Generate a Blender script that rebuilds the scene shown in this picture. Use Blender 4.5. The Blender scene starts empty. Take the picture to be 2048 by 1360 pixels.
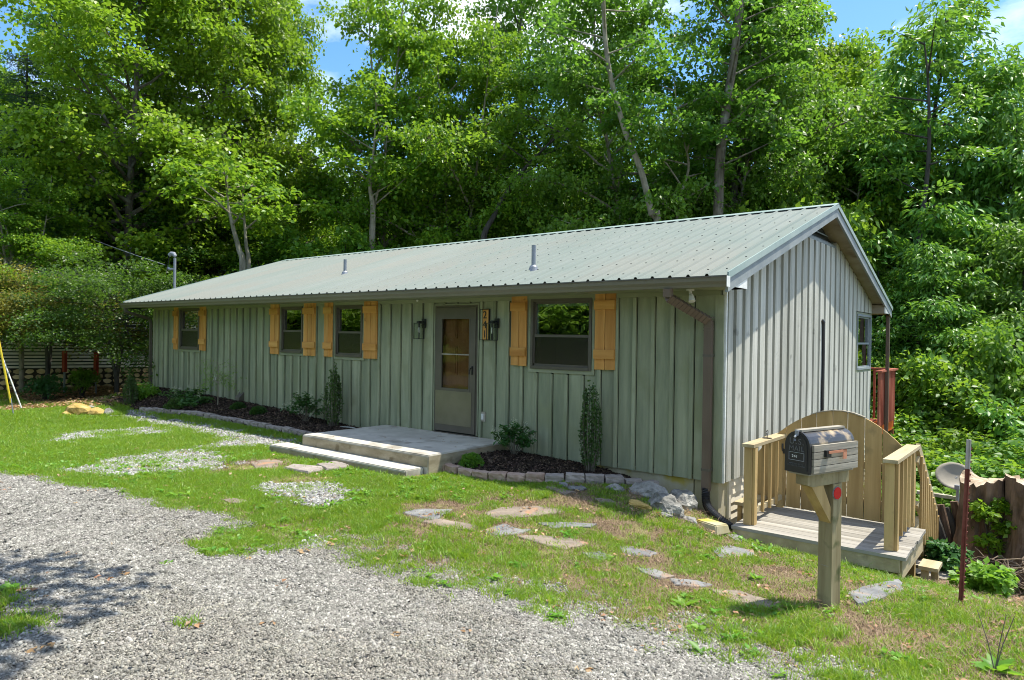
import bpy, bmesh, math, random
import numpy as np
from mathutils import Vector, Matrix, Euler

rng = np.random.default_rng(7)
random.seed(7)
sc = bpy.context.scene
COL = sc.collection

# ------------------------------------------------------------------ camera
CAM = np.array([3.2787, -8.1833, 1.5876])
YAW, PITCH, ROLL = math.radians(-38.7714), math.radians(-0.2506), math.radians(0.8408)
FPX = 1381.16
fw = np.array([math.sin(YAW)*math.cos(PITCH), math.cos(YAW)*math.cos(PITCH), math.sin(PITCH)])
rt = np.array([math.cos(YAW), -math.sin(YAW), 0.0]); upv = np.cross(rt, fw)
cr_, sr_ = math.cos(ROLL), math.sin(ROLL)
R3 = np.array([cr_*rt+sr_*upv, -sr_*rt+cr_*upv, fw])
cam = bpy.data.cameras.new('camera'); cam_o = bpy.data.objects.new('camera', cam); COL.objects.link(cam_o)
cam.sensor_width = 36; cam.lens = FPX/2048*36; cam.clip_start = .05; cam.clip_end = 2000
m = Matrix.Identity(4)
for i in range(3):
    m[i][0] = R3[0][i]; m[i][1] = R3[1][i]; m[i][2] = -R3[2][i]; m[i][3] = CAM[i]
cam_o.matrix_world = m
sc.camera = cam_o

# ------------------------------------------------------------------ light
SUN = Vector((0.24, 0.318, 1.0)).normalized()
SUN_EL = math.asin(SUN.z); SUN_AZ = math.atan2(SUN.x, SUN.y)
world = bpy.data.worlds.new('World'); sc.world = world; world.use_nodes = True
wn, wl = world.node_tree.nodes, world.node_tree.links
wn.clear()
wo = wn.new('ShaderNodeOutputWorld'); bg = wn.new('ShaderNodeBackground')
sky = wn.new('ShaderNodeTexSky'); sky.sky_type = 'NISHITA'; sky.sun_disc = False
sky.sun_elevation = SUN_EL; sky.sun_rotation = SUN_AZ; sky.air_density = 1.0; sky.dust_density = .6; sky.ozone_density = 1.5
tc = wn.new('ShaderNodeTexCoord'); mp = wn.new('ShaderNodeMapping'); mp.inputs['Scale'].default_value = (1, 1, 2.2); mp.inputs['Location'].default_value = (.2, .1, .9)
nz = wn.new('ShaderNodeTexNoise'); nz.inputs['Scale'].default_value = 2.3; nz.inputs['Detail'].default_value = 8; nz.inputs['Roughness'].default_value = .58
cr = wn.new('ShaderNodeValToRGB'); cr.color_ramp.elements[0].position = .46; cr.color_ramp.elements[1].position = .64
mx = wn.new('ShaderNodeMix'); mx.data_type = 'RGBA'
hs = wn.new('ShaderNodeHueSaturation'); hs.inputs['Saturation'].default_value = 1.28; hs.inputs['Value'].default_value = .9
wl.new(tc.outputs['Generated'], mp.inputs['Vector']); wl.new(mp.outputs['Vector'], nz.inputs['Vector'])
wl.new(nz.outputs['Fac'], cr.inputs['Fac']); wl.new(sky.outputs['Color'], hs.inputs['Color']); wl.new(hs.outputs['Color'], mx.inputs['A'])
wl.new(cr.outputs['Color'], mx.inputs['Factor']); mx.inputs['B'].default_value = (6.3, 6.6, 7.1, 1)
wl.new(mx.outputs['Result'], bg.inputs['Color']); bg.inputs['Strength'].default_value = 0.15
wl.new(bg.outputs['Background'], wo.inputs['Surface'])
sl = bpy.data.lights.new('sun', 'SUN'); sl.energy = 4.2; sl.angle = math.radians(.5); sl.color = (1, .94, .82)
so = bpy.data.objects.new('sun', sl); COL.objects.link(so)
so.rotation_euler = SUN.to_track_quat('Z', 'Y').to_euler()
sc.view_settings.view_transform = 'Standard'; sc.view_settings.look = 'None'; sc.view_settings.exposure = 1.0
sc.view_settings.gamma = 1; sc.view_settings.use_curve_mapping = False
sc.render.engine = 'CYCLES'
sc.cycles.max_bounces = 8; sc.cycles.diffuse_bounces = 4; sc.cycles.transmission_bounces = 4; sc.cycles.transparent_max_bounces = 8
sc.cycles.use_denoising = True; sc.cycles.filter_width = 1.0

# ------------------------------------------------------------------ helpers
def ray(u, v):
    return R3.T @ np.array([(u-1024)/FPX, -(v-680)/FPX, 1.0])
def on(u, v, axis, val):           # where the sight line of a photo pixel meets a plane of the place
    d = ray(u, v); return CAM+d*(val-CAM[axis])/d[axis]
def onz(u, v, z): return on(u, v, 2, z)
def ony(u, v, y): return on(u, v, 1, y)
def onx(u, v, x): return on(u, v, 0, x)
def at_depth(u, depth):            # ground plan position seen in column u at this depth
    d = ray(u, 674+.0147*(u-1024)); p = CAM+d*depth; return p[0], p[1]

def link(name, me, mat=None, parent=None, loc=None, rot=None, scale=None):
    o = bpy.data.objects.new(name, me); COL.objects.link(o)
    if mat is not None and me is not None and not me.materials: me.materials.append(mat)
    if parent is not None: o.parent = parent
    if loc is not None: o.location = loc
    if rot is not None: o.rotation_euler = rot
    if scale is not None: o.scale = scale
    return o
def tag(o, label=None, cat=None, group=None, kind=None):
    for k, v in (('label', label), ('category', cat), ('group', group), ('kind', kind)):
        if v: o[k] = v
    return o
def thing(name, label, cat, loc=(0, 0, 0), rz=0, group=None):
    o = bpy.data.objects.new(name, None); COL.objects.link(o); o.location = loc; o.rotation_euler = (0, 0, rz)
    o.empty_display_size = .1
    return tag(o, label, cat, group)

class MB:
    """collects shapes into one mesh"""
    def __init__(s): s.v = []; s.f = []
    def add(s, v, f):
        n = len(s.v); s.v += [tuple(map(float, p)) for p in v]; s.f += [tuple(i+n for i in q) for q in f]; return s
    def box(s, a, b):
        x0, y0, z0 = a; x1, y1, z1 = b
        return s.add([(x0,y0,z0),(x1,y0,z0),(x1,y1,z0),(x0,y1,z0),(x0,y0,z1),(x1,y0,z1),(x1,y1,z1),(x0,y1,z1)],
              [(0,3,2,1),(4,5,6,7),(0,1,5,4),(1,2,6,5),(2,3,7,6),(3,0,4,7)])
    def bar(s, p, q, w, h, up=(0, 0, 1)):
        p = Vector(p); q = Vector(q); d = (q-p).normalized(); upn = Vector(up)
        if abs(d.dot(upn)) > .98: upn = Vector((0, 1, 0))
        sx = d.cross(upn).normalized()*w/2; sy = sx.cross(d).normalized()*h/2
        vs = [p-sx-sy, p+sx-sy, p+sx+sy, p-sx+sy, q-sx-sy, q+sx-sy, q+sx+sy, q-sx+sy]
        return s.add(vs, [(0,1,2,3),(7,6,5,4),(0,4,5,1),(1,5,6,2),(2,6,7,3),(3,7,4,0)])
    def tube(s, pts, rad, n=8, cap=True):
        pts = [Vector(p) for p in pts]
        if not hasattr(rad, '__len__'): rad = [rad]*len(pts)
        ref = Vector((0, 0, 1)) if abs((pts[-1]-pts[0]).normalized().z) < .9 else Vector((1, 0, 0))
        vs, fs = [], []
        for i, p in enumerate(pts):
            d = (pts[min(i+1, len(pts)-1)]-pts[max(i-1, 0)]).normalized()
            a = d.cross(ref).normalized(); b = d.cross(a)
            for k in range(n):
                t = 2*math.pi*k/n; vs.append(p+(a*math.cos(t)+b*math.sin(t))*rad[i])
        for i in range(len(pts)-1):
            for k in range(n):
                fs.append((i*n+k, i*n+(k+1) % n, (i+1)*n+(k+1) % n, (i+1)*n+k))
        if cap: fs.append(tuple(range(n))[::-1]); fs.append(tuple((len(pts)-1)*n+k for k in range(n)))
        return s.add(vs, fs)
    def prism(s, poly, axis, a, b):    # poly in the other two axes
        def P(u, v, w):
            return {0: (w, u, v), 1: (u, w, v), 2: (u, v, w)}[axis]
        n = len(poly)
        vs = [P(u, v, a) for u, v in poly]+[P(u, v, b) for u, v in poly]
        fs = [tuple(range(n))[::-1], tuple(range(n, 2*n))]+[(i, (i+1) % n, n+(i+1) % n, n+i) for i in range(n)]
        return s.add(vs, fs)
    def mesh(s, name, mat=None, smooth=False):
        me = bpy.data.meshes.new(name); me.from_pydata(s.v, [], s.f); me.update()
        bm = bmesh.new(); bm.from_mesh(me); bmesh.ops.recalc_face_normals(bm, faces=bm.faces); bm.to_mesh(me); bm.free()
        if smooth: me.polygons.foreach_set('use_smooth', [True]*len(me.polygons))
        if mat: me.materials.append(mat)
        return me
    def obj(s, name, mat, parent=None, smooth=False, **k):
        return link(name, s.mesh(name, mat, smooth), None, parent, **k)

def boxobj(name, a, b, mat, parent=None): return MB().box(a, b).obj(name, mat, parent)

def np_mesh(name, V, F, mat=None, smooth=False):
    """V (n,3), F (m,k) numpy"""
    me = bpy.data.meshes.new(name); n, k = F.shape
    me.vertices.add(len(V)); me.vertices.foreach_set('co', V.astype(np.float32).ravel())
    me.loops.add(n*k); me.loops.foreach_set('vertex_index', F.astype(np.int32).ravel())
    me.polygons.add(n); me.polygons.foreach_set('loop_start', (np.arange(n)*k).astype(np.int32))
    me.polygons.foreach_set('loop_total', np.full(n, k, np.int32))
    if smooth: me.polygons.foreach_set('use_smooth', np.ones(n, bool))
    me.update(calc_edges=True)
    if mat: me.materials.append(mat)
    return me

def vnoise(x, y, sc_=1.0, seed=0, octv=3):
    """smooth value noise on numpy arrays, about 0..1"""
    x = np.asarray(x)*sc_+seed*17.13; y = np.asarray(y)*sc_+seed*9.7; out = 0; amp = 1; tot = 0
    for o in range(octv):
        xi = np.floor(x); yi = np.floor(y); fx = x-xi; fy = y-yi; fx = fx*fx*(3-2*fx); fy = fy*fy*(3-2*fy)
        def h(a, b):
            t = np.sin(a*127.1+b*311.7+seed*3.3)*43758.5453; return t-np.floor(t)
        out = out+amp*((h(xi, yi)*(1-fx)+h(xi+1, yi)*fx)*(1-fy)+(h(xi, yi+1)*(1-fx)+h(xi+1, yi+1)*fx)*fy)
        tot += amp; amp *= .5; x = x*2.03+5.1; y = y*2.03+1.7
    return out/tot

def inpoly(x, y, poly):
    x = np.asarray(x); y = np.asarray(y); c = np.zeros(x.shape, bool); n = len(poly); j = n-1
    for i in range(n):
        xi, yi = poly[i]; xj, yj = poly[j]
        if yi != yj:
            c ^= ((yi > y) != (yj > y)) & (x < (xj-xi)*(y-yi)/(yj-yi)+xi)
        j = i
    return c
def edgedist(x, y, poly):
    d = np.full(np.asarray(x).shape, 1e9); n = len(poly)
    for i in range(n):
        ax, ay = poly[i]; bx, by = poly[(i+1) % n]; dx, dy = bx-ax, by-ay; L = dx*dx+dy*dy+1e-12
        t = np.clip(((x-ax)*dx+(y-ay)*dy)/L, 0, 1); d = np.minimum(d, np.hypot(x-ax-t*dx, y-ay-t*dy))
    return d

# ------------------------------------------------------------------ materials
def newmat(name):
    mt = bpy.data.materials.new(name); mt.use_nodes = True; nt = mt.node_tree
    return mt, nt, nt.nodes, nt.links, nt.nodes['Principled BSDF']
def ramp(nodes, cols):
    r = nodes.new('ShaderNodeValToRGB'); el = r.color_ramp.elements
    while len(el) < len(cols): el.new(.5)
    for e, (p, c) in zip(el, cols): e.position = p; e.color = (*c, 1)
    return r
def surf(name, c1, c2, scale=6, rough=.8, stretch=(1, 1, 1), bump=.3, bscale=None, detail=6, spots=None, metal=0, objrand=.0, p=(.35, .7), spec=.3, bdist=.01, rough2=None):
    """two-tone noisy surface, with object-random offset so shared meshes differ"""
    mt, nt, N, L, B = newmat(name)
    t = N.new('ShaderNodeTexCoord'); oi = N.new('ShaderNodeObjectInfo')
    ad = N.new('ShaderNodeVectorMath'); ad.operation = 'ADD'
    ml = N.new('ShaderNodeVectorMath'); ml.operation = 'SCALE'; ml.inputs[0].default_value = (37, 19, 53)
    L.new(oi.outputs['Random'], ml.inputs['Scale']); L.new(t.outputs['Object'], ad.inputs[0]); L.new(ml.outputs[0], ad.inputs[1])
    mp_ = N.new('ShaderNodeMapping'); mp_.inputs['Scale'].default_value = stretch; L.new(ad.outputs[0], mp_.inputs['Vector'])
    n1 = N.new('ShaderNodeTexNoise'); n1.inputs['Scale'].default_value = scale; n1.inputs['Detail'].default_value = detail; n1.inputs['Roughness'].default_value = .6
    L.new(mp_.outputs[0], n1.inputs['Vector'])
    r = ramp(N, [(p[0], c1), (p[1], c2)]); L.new(n1.outputs['Fac'], r.inputs['Fac'])
    col = r.outputs['Color']
    if spots:
        sc2, thr, cs = spots
        n2 = N.new('ShaderNodeTexNoise'); n2.inputs['Scale'].default_value = sc2; n2.inputs['Detail'].default_value = 4
        L.new(ad.outputs[0], n2.inputs['Vector'])
        r2 = ramp(N, [(thr, (0, 0, 0)), (min(thr+.12, 1), (1, 1, 1))]); L.new(n2.outputs['Fac'], r2.inputs['Fac'])
        m2 = N.new('ShaderNodeMix'); m2.data_type = 'RGBA'; L.new(r2.outputs['Color'], m2.inputs['Factor'])
        L.new(col, m2.inputs['A']); m2.inputs['B'].default_value = (*cs, 1); col = m2.outputs['Result']
    if objrand:
        mr = N.new('ShaderNodeMapRange'); mr.inputs['To Min'].default_value = 1-objrand; mr.inputs['To Max'].default_value = 1+objrand
        L.new(oi.outputs['Random'], mr.inputs['Value'])
        hv = N.new('ShaderNodeHueSaturation'); L.new(mr.outputs[0], hv.inputs['Value']); L.new(col, hv.inputs['Color']); col = hv.outputs['Color']
    L.new(col, B.inputs['Base Color']); B.inputs['Roughness'].default_value = rough; B.inputs['Metallic'].default_value = metal
    B.inputs['Specular IOR Level'].default_value = spec
    if rough2 is not None:
        mr2 = N.new('ShaderNodeMapRange'); mr2.inputs['To Min'].default_value = rough; mr2.inputs['To Max'].default_value = rough2
        L.new(n1.outputs['Fac'], mr2.inputs['Value']); L.new(mr2.outputs[0], B.inputs['Roughness'])
    if bump:
        nb = N.new('ShaderNodeTexNoise'); nb.inputs['Scale'].default_value = bscale or scale*3; nb.inputs['Detail'].default_value = 5
        L.new(mp_.outputs[0], nb.inputs['Vector'])
        bp = N.new('ShaderNodeBump'); bp.inputs['Strength'].default_value = bump; bp.inputs['Distance'].default_value = bdist
        L.new(nb.outputs['Fac'], bp.inputs['Height']); L.new(bp.outputs['Normal'], B.inputs['Normal'])
    return mt
def leafmat(name, ca, cb, trans, tmix=.4, rough=.45, spec=.4, cc=None):
    """leaf colours vary leaf by leaf; light passes through"""
    mt, nt, N, L, B = newmat(name)
    g = N.new('ShaderNodeNewGeometry'); oi = N.new('ShaderNodeObjectInfo')
    cols = [(0, ca), (.8, cb)]+([(1, cc)] if cc else [])
    r = ramp(N, cols); L.new(g.outputs['Random Per Island'], r.inputs['Fac'])
    mr = N.new('ShaderNodeMapRange'); mr.inputs['To Min'].default_value = .8; mr.inputs['To Max'].default_value = 1.25; L.new(oi.outputs['Random'], mr.inputs['Value'])
    hv = N.new('ShaderNodeHueSaturation'); wn_ = N.new('ShaderNodeTexWhiteNoise'); wn_.noise_dimensions = '1D'; L.new(oi.outputs['Random'], wn_.inputs['W'])
    mh = N.new('ShaderNodeMapRange'); mh.inputs['To Min'].default_value = .490; mh.inputs['To Max'].default_value = .530; L.new(wn_.outputs['Value'], mh.inputs['Value']); L.new(mh.outputs[0], hv.inputs['Hue']); L.new(mr.outputs[0], hv.inputs['Value']); L.new(r.outputs['Color'], hv.inputs['Color'])
    L.new(hv.outputs['Color'], B.inputs['Base Color']); B.inputs['Roughness'].default_value = rough; B.inputs['Specular IOR Level'].default_value = spec
    tr = N.new('ShaderNodeBsdfTranslucent'); tr.inputs['Color'].default_value = (*trans, 1)
    ms = N.new('ShaderNodeMixShader'); ms.inputs['Fac'].default_value = tmix
    L.new(B.outputs[0], ms.inputs[1]); L.new(tr.outputs[0], ms.inputs[2])
    L.new(ms.outputs[0], N['Material Output'].inputs['Surface'])
    return mt
def plain(name, c, rough=.5, metal=0, spec=.5):
    return surf(name, tuple(x*.88 for x in c), tuple(min(1, x*1.1) for x in c), 9, rough, bump=.08, metal=metal, spec=spec)
def glassmat(name, tint, refl, rough=.015, ior=1.5):
    mt, nt, N, L, B = newmat(name)
    gl = N.new('ShaderNodeBsdfGlossy'); gl.inputs['Roughness'].default_value = rough; gl.inputs['Color'].default_value = (.95, .95, .95, 1)
    tp = N.new('ShaderNodeBsdfTransparent'); tp.inputs['Color'].default_value = (*tint, 1)
    fr = N.new('ShaderNodeFresnel'); fr.inputs['IOR'].default_value = ior
    md = N.new('ShaderNodeMath'); md.operation = 'ADD'; md.inputs[1].default_value = refl; L.new(fr.outputs[0], md.inputs[0])
    tcx = N.new('ShaderNodeTexCoord'); nb = N.new('ShaderNodeTexNoise'); nb.inputs['Scale'].default_value = 2.5; L.new(tcx.outputs['Object'], nb.inputs['Vector'])
    bp = N.new('ShaderNodeBump'); bp.inputs['Strength'].default_value = .04; bp.inputs['Distance'].default_value = .05; L.new(nb.outputs['Fac'], bp.inputs['Height']); L.new(bp.outputs[0], gl.inputs['Normal'])
    ms = N.new('ShaderNodeMixShader'); L.new(md.outputs[0], ms.inputs['Fac']); L.new(tp.outputs[0], ms.inputs[1]); L.new(gl.outputs[0], ms.inputs[2])
    L.new(ms.outputs[0], N['Material Output'].inputs['Surface'])
    return mt

M = {}
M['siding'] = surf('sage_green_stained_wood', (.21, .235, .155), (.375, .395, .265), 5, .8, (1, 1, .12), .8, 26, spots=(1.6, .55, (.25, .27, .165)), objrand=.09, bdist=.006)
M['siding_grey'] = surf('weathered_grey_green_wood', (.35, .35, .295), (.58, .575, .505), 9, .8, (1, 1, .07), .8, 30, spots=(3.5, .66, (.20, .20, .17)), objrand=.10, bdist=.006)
M['groove_shade'] = surf('shade_toned_under_board', (.15, .165, .14), (.26, .275, .235), 7, .85, (1, 1, .1), .5, 26)  # darker than the outer boards: groove shade put into the colour
M['trim'] = surf('sage_trim', (.22, .24, .155), (.31, .33, .22), 4, .7, (.2, 1, 1), .3, spots=(2.5, .66, (.07, .075, .06)))
M['rake'] = surf('grey_painted_rake', (.20, .23, .24), (.29, .32, .32), 3, .65, bump=.2, spots=(5, .7, (.2, .18, .13)))
M['soffit'] = surf('stained_soffit_plywood', (.24, .19, .13), (.36, .31, .24), 2.2, .8, bump=.2, spots=(2, .6, (.18, .12, .07)))
M['roof'] = surf('green_metal_roofing', (.165, .20, .178), (.205, .23, .208), 1.1, .6, (1, .25, .25), .05, 3, spots=(.3, .5, (.20, .213, .187)), spec=.22, objrand=.03, bdist=.01)
M['roofcap'] = surf('green_metal_trim', (.22, .30, .28), (.30, .37, .34), 2, .45, bump=.05, spec=.5)
M['bronze'] = surf('bronze_painted_metal', (.085, .075, .058), (.115, .10, .078), 3, .45, bump=.06, spec=.5)
M['gutter'] = surf('tan_bronze_gutter', (.14, .13, .095), (.19, .175, .13), 2, .5, (.1, 1, 1), .05, spec=.5)
M['downspout'] = surf('brown_downspout', (.10, .07, .05), (.15, .11, .08), 3, .5, (1, 1, .3), .08, spec=.5)
M['cedar'] = surf('stained_cedar', (.50, .22, .05), (.74, .40, .12), 6, .6, (1, 1, .08), .5, 30, spots=(10, .68, (.22, .08, .02)), objrand=.16, bdist=.004)
M['cedar_h'] = surf('stained_cedar_crossgrain', (.48, .21, .045), (.70, .38, .11), 6, .6, (.08, 1, 1), .5, 30, spots=(14, .74, (.2, .07, .02)), objrand=.12, bdist=.004)
M['treated'] = surf('aged_treated_pine', (.31, .205, .08), (.52, .37, .165), 6, .75, (1, 1, .07), .5, 25, spots=(4, .62, (.27, .20, .09)), objrand=.14, bdist=.005)
M['treated_h'] = surf('aged_treated_pine_rail', (.34, .27, .155), (.52, .44, .28), 6, .75, (1, .1, 1), .5, 25, spots=(5, .64, (.20, .18, .11)), objrand=.1, bdist=.005)
M['deck'] = surf('weathered_grey_decking', (.20, .185, .155), (.36, .34, .30), 8, .8, (.06, 1, 1), .6, 30, spots=(6, .7, (.15, .13, .10)), objrand=.12, bdist=.006)
M['post'] = surf('mossy_weathered_post', (.17, .13, .06), (.36, .31, .18), 8, .85, (1, 1, .08), .8, 30, spots=(5, .56, (.10, .105, .04)), bdist=.01)
M['greywood'] = surf('silver_weathered_wood', (.25, .225, .175), (.42, .39, .32), 9, .85, (1, .08, 1), .6, 30, objrand=.15, bdist=.006)
M['concrete'] = surf('pale_concrete', (.38, .36, .31), (.52, .50, .44), 3, .85, bump=.35, bscale=60, spots=(2.4, .54, (.27, .25, .21)), bdist=.004)
M['concrete_stained'] = surf('stained_concrete_riser', (.24, .20, .13), (.38, .33, .24), 4, .88, (1, 1, 2.5), .5, 50, spots=(5, .58, (.15, .12, .07)), bdist=.005)
M['foundation'] = surf('yellow_stained_foundation', (.36, .31, .16), (.48, .44, .32), 3, .85, (1, 1, .4), .3, spots=(2.6, .52, (.42, .33, .06)))
M['cream'] = surf('cream_lap_siding', (.62, .57, .45), (.74, .69, .57), 3, .6, bump=.1)
M['black'] = plain('black_metal', (.018, .018, .02), .35)
M['white'] = plain('white_vinyl', (.70, .71, .68), .4)
M['inside'] = plain('dim_room_lining_and_lap_shade', (.05, .055, .05), .9, spec=.1)
M['wooddoor'] = surf('varnished_oak_door', (.30, .18, .085), (.42, .27, .14), 5, .4, (1, 1, .1), .15, 20)
M['kick'] = surf('brushed_bronze_panel', (.17, .155, .105), (.23, .21, .15), 2, .38, bump=.03, metal=.35, spec=.5)
M['glass'] = glassmat('window_glass', (.75, .82, .78), .22)
M['screen'] = glassmat('insect_screen', (.30, .28, .27), .03, .25)
M['stormglass'] = glassmat('storm_door_glass', (.80, .76, .70), .0, ior=1.25)
M['lampglass'] = glassmat('lantern_glass', (.93, .95, .93), .0, ior=1.15)
M['red'] = surf('faded_red_paint', (.30, .04, .025), (.42, .08, .05), 5, .6, (1, 1, .2), .3, spots=(4, .68, (.3, .2, .15)), objrand=.1)
M['redwood'] = surf('red_stained_deck', (.30, .075, .045), (.44, .16, .10), 5, .7, (1, 1, .2), .3, objrand=.15)
M['rust'] = surf('rusty_red_steel', (.15, .04, .03), (.24, .08, .06), 9, .8, bump=.2, spots=(6, .6, (.16, .10, .08)))
M['orange'] = surf('orange_red_board', (.5, .09, .02), (.6, .14, .04), 4, .5, bump=.1)
M['bark'] = surf('grey_bark', (.07, .06, .045), (.20, .18, .14), 7, .95, (1, 1, .25), 1, 18, spots=(2.4, .6, (.24, .24, .2)), bdist=.03)
M['palebark'] = surf('pale_bark', (.16, .145, .10), (.34, .31, .24), 5, .9, (1, 1, .4), .8, 14, spots=(3, .58, (.11, .12, .06)), bdist=.02)
M['darkbark'] = surf('dark_bark', (.035, .032, .03), (.09, .085, .075), 7, .95, (1, 1, .25), 1, 18, bdist=.03)
M['leaf_maple'] = leafmat('maple_leaves', (.09, .18, .014), (.17, .28, .018), (.30, .50, .03), .40, cc=(.30, .38, .02))
M['leaf_oak'] = leafmat('oak_leaves', (.065, .15, .018), (.12, .22, .022), (.22, .44, .04), .42)
M['leaf_long'] = leafmat('hickory_leaves', (.075, .165, .025), (.14, .25, .035), (.24, .46, .04), .36, rough=.4)
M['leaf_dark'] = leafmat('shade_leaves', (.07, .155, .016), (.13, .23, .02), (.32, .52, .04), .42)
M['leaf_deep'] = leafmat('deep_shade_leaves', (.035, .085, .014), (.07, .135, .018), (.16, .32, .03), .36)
M['leaf_gold'] = leafmat('bronze_maple_leaves', (.09, .11, .02), (.17, .16, .03), (.34, .30, .05), .4, cc=(.06, .10, .02))
M['leaf_redbush'] = leafmat('red_shrub_leaves', (.20, .05, .03), (.28, .09, .05), (.4, .1, .05), .35)
M['needle'] = leafmat('pine_needles', (.035, .085, .045), (.06, .12, .05), (.12, .25, .08), .3)
M['holly'] = leafmat('holly_leaves', (.035, .075, .016), (.07, .13, .03), (.10, .22, .03), .25, rough=.3)
M['boxwood'] = leafmat('boxwood_leaves', (.09, .19, .02), (.14, .26, .03), (.28, .50, .04), .4)
M['darkbox'] = leafmat('dark_shrub_leaves', (.03, .07, .015), (.055, .11, .02), (.1, .2, .02), .3)
M['hydra'] = leafmat('hydrangea_leaves', (.035, .10, .025), (.065, .145, .04), (.14, .32, .05), .35)
M['flower'] = leafmat('cream_flowers', (.50, .52, .34), (.65, .66, .52), (.5, .5, .3), .3)
M['grass'] = leafmat('grass_blades', (.07, .15, .014), (.20, .33, .022), (.38, .56, .03), .40, cc=(.36, .34, .12))
M['weed'] = leafmat('broadleaf_weeds', (.10, .22, .02), (.15, .29, .03), (.30, .55, .04), .4)
M['straw'] = surf('dry_straw', (.20, .13, .08), (.42, .31, .22), 40, .9, bump=0)
M['deadleaf'] = leafmat('dead_leaves', (.20, .10, .045), (.38, .22, .12), (.4, .2, .08), .25, cc=(.42, .30, .2))
M['mulch'] = leafmat('mulch_chips', (.016, .011, .009), (.06, .038, .028), (.02, .015, .01), .05, rough=.9, spec=.2, cc=(.16, .11, .08))
M['gravelstone'] = leafmat('crushed_limestone', (.10, .096, .086), (.28, .27, .247), (0, 0, 0), .0, rough=.9, spec=.2, cc=(.40, .385, .35))
M['gravelstone_b'] = leafmat('packed_limestone_fines', (.09, .084, .073), (.26, .25, .225), (0, 0, 0), .0, rough=.9, spec=.2, cc=(.32, .29, .24))
M['whitestone'] = leafmat('pale_gravel', (.13, .13, .125), (.33, .33, .315), (0, 0, 0), .0, rough=.9, spec=.2)
M['flag_grey'] = surf('grey_slate', (.12, .125, .13), (.25, .25, .24), 5, .8, bump=.8, bscale=14, spots=(3.2, .60, (.36, .22, .12)), bdist=.02)
M['flag_rust'] = surf('rusty_slate', (.15, .125, .10), (.28, .23, .18), 5, .85, bump=.8, bscale=14, spots=(3.2, .60, (.36, .19, .10)), bdist=.02)
M['rock'] = surf('grey_field_rock', (.10, .10, .09), (.38, .37, .34), 5, .9, bump=1, bscale=22, spots=(2.5, .6, (.44, .43, .38)), bdist=.03)
M['ochre_rock'] = surf('ochre_field_rock', (.30, .20, .05), (.52, .38, .14), 4, .9, bump=1, bscale=12, spots=(4, .62, (.3, .3, .26)), bdist=.03)
M['block_pink'] = surf('pink_tan_edging_block', (.30, .20, .15), (.44, .33, .27), 9, .9, bump=.8, bscale=30, objrand=.12, bdist=.01)
M['block_grey'] = surf('grey_edging_block', (.22, .19, .17), (.34, .30, .27), 9, .9, bump=.8, bscale=30, objrand=.12, bdist=.01)
M['stumpbark'] = surf('rotting_stump_bark', (.06, .04, .028), (.24, .16, .11), 7, .95, (1, 1, .3), 1, 9, bdist=.04)
M['stumptop'] = surf('sawn_stump_top', (.34, .25, .16), (.50, .42, .32), 9, .85, bump=.6, spots=(7, .62, (.2, .14, .09)))
M['dish'] = plain('beige_dish', (.24, .215, .165), .6)
M['plasticpipe'] = plain('black_corrugated_plastic', (.02, .02, .022), .4)
M['galv'] = plain('galvanised_steel', (.26, .28, .31), .45, metal=.3)
M['tarp'] = plain('dark_blue_tarp', (.02, .04, .05), .5)
M['yellow'] = plain('yellow_plastic', (.62, .48, .03), .4)
M['stonebase'] = surf('tan_fieldstone', (.50, .36, .16), (.68, .56, .34), 5, .85, bump=.6, objrand=.35)
M['mortar'] = plain('dark_mortar', (.06, .045, .03), .9)
M['roofdark'] = plain('brown_shingles', (.09, .07, .06), .9)
M['roofdark2'] = M['roofdark']; M['hose'] = plain('white_hose', (.5, .5, .46), .5)
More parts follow.
